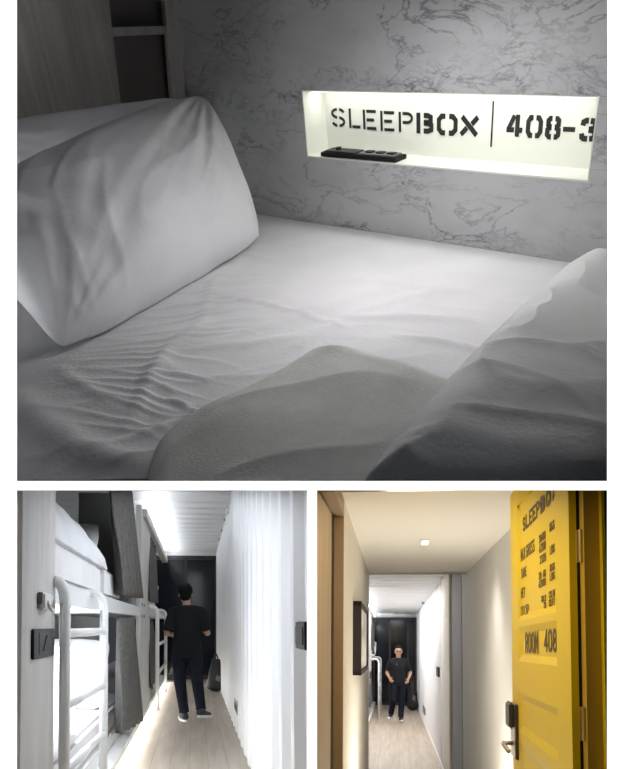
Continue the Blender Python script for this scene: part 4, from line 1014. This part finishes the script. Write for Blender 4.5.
# yellow door, standing open
ya, yb = px(570, 600, 0, .515).y, px(511.3, 600, 0, .548).y; xa, xb = .515, .548; ZT_ = 2.465
yd = thing('yellow_door', (xa, ya, 0), 'open yellow panelled room door with dark container lettering', 'door')
ex = Vector((xb-xa, yb-ya, 0)).normalized(); ez = Vector((0, 0, 1)); en = Vector((-ex.y, ex.x, 0))  # en points into the room (-x)
if en.x > 0: en = -en
DW = Vector((xb-xa, yb-ya, 0)).length; O = Vector((xa, ya, 0)); TH = .021
def dp(u, v):  # pixel on the door face -> (s, z)
    inv = CUR[0].inverted(); o_ = inv @ Vector((0, 0, 0)); d = inv.to_3x3() @ ray(u, v)
    t = (O-o_).dot(en)/d.dot(en); p = o_+d*t; return (p-O).dot(ex), p.z
def dpt(s, z, d=0): return O+ex*s+ez*z+en*d
def dbox(b_, s0, s1, z0, z1, d0, d1): return b_.hexa([dpt(s0, z0, d0), dpt(s1, z0, d0), dpt(s1, z0, d1), dpt(s0, z0, d1)], [dpt(s0, z1, d0), dpt(s1, z1, d0), dpt(s1, z1, d1), dpt(s0, z1, d1)])
# recessed panels: rails and stiles at full thickness, panels set back
sL, sR = dp(557, 660)[0], dp(518.5, 660)[0]
rails = [dp(538, 489-6)[1], dp(540, 622)[1], dp(540, 661)[1], dp(540, 702)[1], dp(540, 748)[1], .95, .70, .12]
def zof(u, v): return dp(u, v)[1]
zp = [(zof(519, 548)-.20, 2.36)]
panels = [(zof(519, 621), 2.37), (zof(519, 661), zof(519, 627)), (zof(519, 731), zof(519, 692)), (.35, zof(519, 741))]
mb = MB(); zt = lambda s: min(ZT_, cap(ya+(yb-ya)*s/DW, 9, xa)-.002)
def door_cell(s0, s1, z0, z1, d0=-TH, d1=0):
    n = 4
    for i in range(n):
        a_, c_ = s0+(s1-s0)*i/n, s0+(s1-s0)*(i+1)/n
        za, zc_ = min(z1, zt(a_)), min(z1, zt(c_))
        mb.hexa([dpt(a_, z0, d0), dpt(c_, z0, d0), dpt(c_, z0, d1), dpt(a_, z0, d1)], [dpt(a_, za, d0), dpt(c_, zc_, d0), dpt(c_, zc_, d1), dpt(a_, za, d1)])
door_cell(0, sL, .01, 2.46); door_cell(sR, DW, .01, 2.46)
zs = [2.46]+[q for p_ in panels for q in (p_[1], p_[0])]+[.01]
for i in range(0, len(zs), 2): door_cell(sL, sR, zs[i+1], zs[i])
for z0, z1 in panels: door_cell(sL, sR, z0, z1, -TH, -.010)
for z0, z1 in panels:  # bevelled moulding around each panel
    for (a0, a1, b0, b1) in ((sL, sL+.03, z0, z1), (sR-.045, sR, z0, z1)):
        pass
    q = .028
    for s0, s1, i0, i1 in ((sL, sL, sL+q*1.3, sL+q*1.3), (sR, sR, sR-q*1.6, sR-q*1.6)):
        za, zb = z0, min(z1, zt(s0))
        mb.hexa([dpt(s0, z0, 0), dpt(i0, z0+q, -.0095), dpt(i0, z0+q, -.012), dpt(s0, z0, -.012)], [dpt(s0, zb, 0), dpt(i0, zb-q, -.0095), dpt(i0, zb-q, -.012), dpt(s0, zb, -.012)])
    if z1 < 2.3:
        mb.hexa([dpt(sL, z1, 0), dpt(sR, z1, 0), dpt(sR, z1, -.012), dpt(sL, z1, -.012)], [dpt(sL+q, z1-q, -.0095), dpt(sR-q, z1-q, -.0095), dpt(sR-q, z1-q, -.012), dpt(sL+q, z1-q, -.012)])
    mb.hexa([dpt(sL, z0, 0), dpt(sR, z0, 0), dpt(sR, z0, -.012), dpt(sL, z0, -.012)], [dpt(sL+q, z0+q, -.0095), dpt(sR-q, z0+q, -.0095), dpt(sR-q, z0+q, -.012), dpt(sL+q, z0+q, -.012)])
mb.build('door_leaf', m_yellow, yd)
def door_word(name, s, uL, uR, vT, vB, th=.010, tab=PL, dep=.0015):
    """text whose left end stands at pixel column uL, right end at uR; vT, vB top and bottom of its first letter"""
    s0 = dp(uL, vB)[0]; s1 = dp(uR, vB)[0]; zb = dp(uL, vB)[1]; zt_ = dp(uL, vT)[1]
    mb = MB(); word(mb, s, dpt(s0, zb, -.0085), -ex, ez, en, s0-s1, zt_-zb, th, tab, .28, dep)
    return mb.build(name, m_ytext, yd)
door_word('title_lettering', 'SLEEP', 521, 537.5, 518, 532.5, .012)
mbt = MB(); s0, zb = dp(521, 532.5); zt_ = dp(521, 518)[1]; s1 = dp(538.3, 520)[0]; s2 = dp(554.5, 490)[0]
word(mbt, 'BOX', dpt(s1, zb, -.0085), -ex, ez, en, s1-s2, zt_-zb, .020, PL, .3, .0015)
mbt.v = [p if (CUR[0] @ p).z < (V0-487.5)/FPX*(CUR[0] @ p).y else p for p in mbt.v]
mbt.build('title_lettering', m_ytext, yd, label='bolder second half of the title lettering')
door_word('row_lettering', 'MAX.GROSS', 519, 532.5, 550, 562, .005)
door_word('row_lettering', 'TARE', 519.3, 524.5, 569.5, 579, .005)
door_word('row_lettering', 'NET', 519.2, 523, 589, 598.5, .005)
door_word('row_lettering', 'CU.CAP.', 519.2, 527.5, 606.5, 617.5, .005)
for (s_, uL, uR, vT, vB) in (('30480', 536.8, 543.2, 535.5, 544), ('67200', 537, 543.4, 546.0-1, 554-.3), ('2320', 537.6, 543.6, 556, 564.5), ('28160', 536.6, 543.4, 572.5, 580), ('62080', 536.6, 543.4, 580.8, 588.3),
                             ('33.2', 539, 543.6, 596, 602.5), ('1173', 539, 543.6, 603, 609.5),
                             ('KGS', 547.4, 552, 523.0, 532.5), ('LBS', 547.6, 552, 546, 555.0), ('KGS', 547.6, 552.2, 564.5, 572.2), ('LBS', 547.6, 552.2, 573.2, 581), ('CU.M', 546.6, 552.2, 591.5, 598.5), ('CU.FT', 546.6, 552.2, 599.5, 606.8)):
    door_word('figure_lettering', s_, uL, uR, vT, vB, .0045)
door_word('room_lettering', 'ROOM', 523.5, 536, 632.5, 653, .013)
door_word('room_lettering', '408', 542, 554.3, 629.5, 652, .013)
# lock and lever
lk = MB(); s0 = dp(513.5, 720)[0]; s1 = dp(517.5, 720)[0]; z_t, z_b = dp(515, 703)[1], dp(515, 756)[1]
dbox(lk, DW-.165, DW-.012, z_b, z_t, 0, .012); lko = lk.build('lock_plate', m_steel, yd, bevel=.005)
lk = MB(); dbox(lk, DW-.155, DW-.01, dp(512, 725)[1], z_t+.005, .012, .034); lk.build('card_reader', m_lock, lko, bevel=.008)
lk = MB(); dbox(lk, DW-.20, DW-.165, z_b, z_t, 0, .014); lk.build('lock_side', m_lock, lko, bevel=.003)
zl = dp(512, 740)[1]
lk = MB(); lk.tube([dpt(DW-.09, zl, .010), dpt(DW-.09, zl, .058)], .010, 12)
lk.tube([dpt(DW-.09, zl, .052), dpt(DW-.13, zl-.003, .056), dpt(DW-.30, zl-.008, .056)], [.011, .010, .009], 12); lk.build('lever', m_steel, lko, smooth=True, label='steel lever handle')
# hinges
for v0, v1 in ((529.5, 562), (707, 741), (800, 830)):
    zA = px(582, v1, 1, ya-.03).z; zB = px(582, v0, 1, ya-.03).z; xh = px(582.3, 600, 1, ya-.03).x
    mb = MB(); mb.tube([(xh, ya-.03, zA), (xh, ya-.03, zB)], .0075, 12); mb.box(xh-.012, xh+.014, ya-.026, ya-.020, zA, zB); mb.build('hinge', m_brass, yd, smooth=False)
# frame behind and beside the door
xf = lambda u, y: px(u, 600, 1, y).x
dfm = thing('door_frame', (.62, 2.1, 0), 'mustard yellow door frame at the right edge beside the open door', 'door frame')
mb = MB(); y0 = ya-.05; capbox(mb, xf(585, y0), xf(600.5, y0), y0, y0+.05, 0, 2.8); mb.build('jamb', m_mustard, dfm)
mb = MB(); capbox(mb, xf(600.5, y0), xf(603.5, y0), y0-.03, y0+.05, 0, 2.8); mb.build('stop', m_yellow, dfm)
mb = MB(); capbox(mb, xf(603.6, y0), xf(618, y0), y0-.005, y0+.05, 0, 2.8); mb.build('casing', m_frame, dfm)
mb = MB(); capbox(mb, xf(577.5, y0+.04), xf(586, y0+.04), y0+.05, y0+.07, 0, 2.8); mb.build('gap_shade_strip', m_black, dfm, label='black strip standing in for the dark hinge gap')  # shade of the open hinge gap put into a black strip

# person walking towards the door
P3 = px(398.5, 722, 2, 0)
person((P3.x, P3.y, 0), 1.74, -1, dict(head=(.0, .02),
    elbow={-1: (-.26, -.04, 1.10), 1: (.27, -.04, 1.10)}, wrist={-1: (-.20, .16, .99), 1: (.22, .16, .97)},
    knee={-1: (-.11, .10, .50), 1: (.07, .02, .48)}, ankle={-1: (-.17, -.16, .16), 1: (.05, .06, .085)},
    toe={-1: (-.22, -.01, .08), 1: (.07, .20, .035)}, heel={-1: (-.165, -.18, .105), 1: (.05, .01, .025)}, sleeve=.80, toecap=True, curl=.8, thumb=-1),
    'person in black T-shirt and glasses walking towards the open yellow door')
bag(RX-.17, 21.2, .95, .33, 'black bag on the floor in the far right corner by the dark door', 'pale angular emblem')

for o in bpy.data.objects:
    if '_base' in o.keys(): del o['_base']
GROUPS = {'curtain': 'grey curtains along the bunks', 'pillow': 'white pillows on the beds', 'bunk_ladder': 'white tubular bunk ladders', 'mattress': 'white bunk mattresses', 'bunk_bed': 'white double bunks along the corridors'}
for o in COL.objects:
    k = o.name.split('.')[0]
    if o.parent is None and k in GROUPS and 'category' in o.keys(): o['group'] = GROUPS[k]
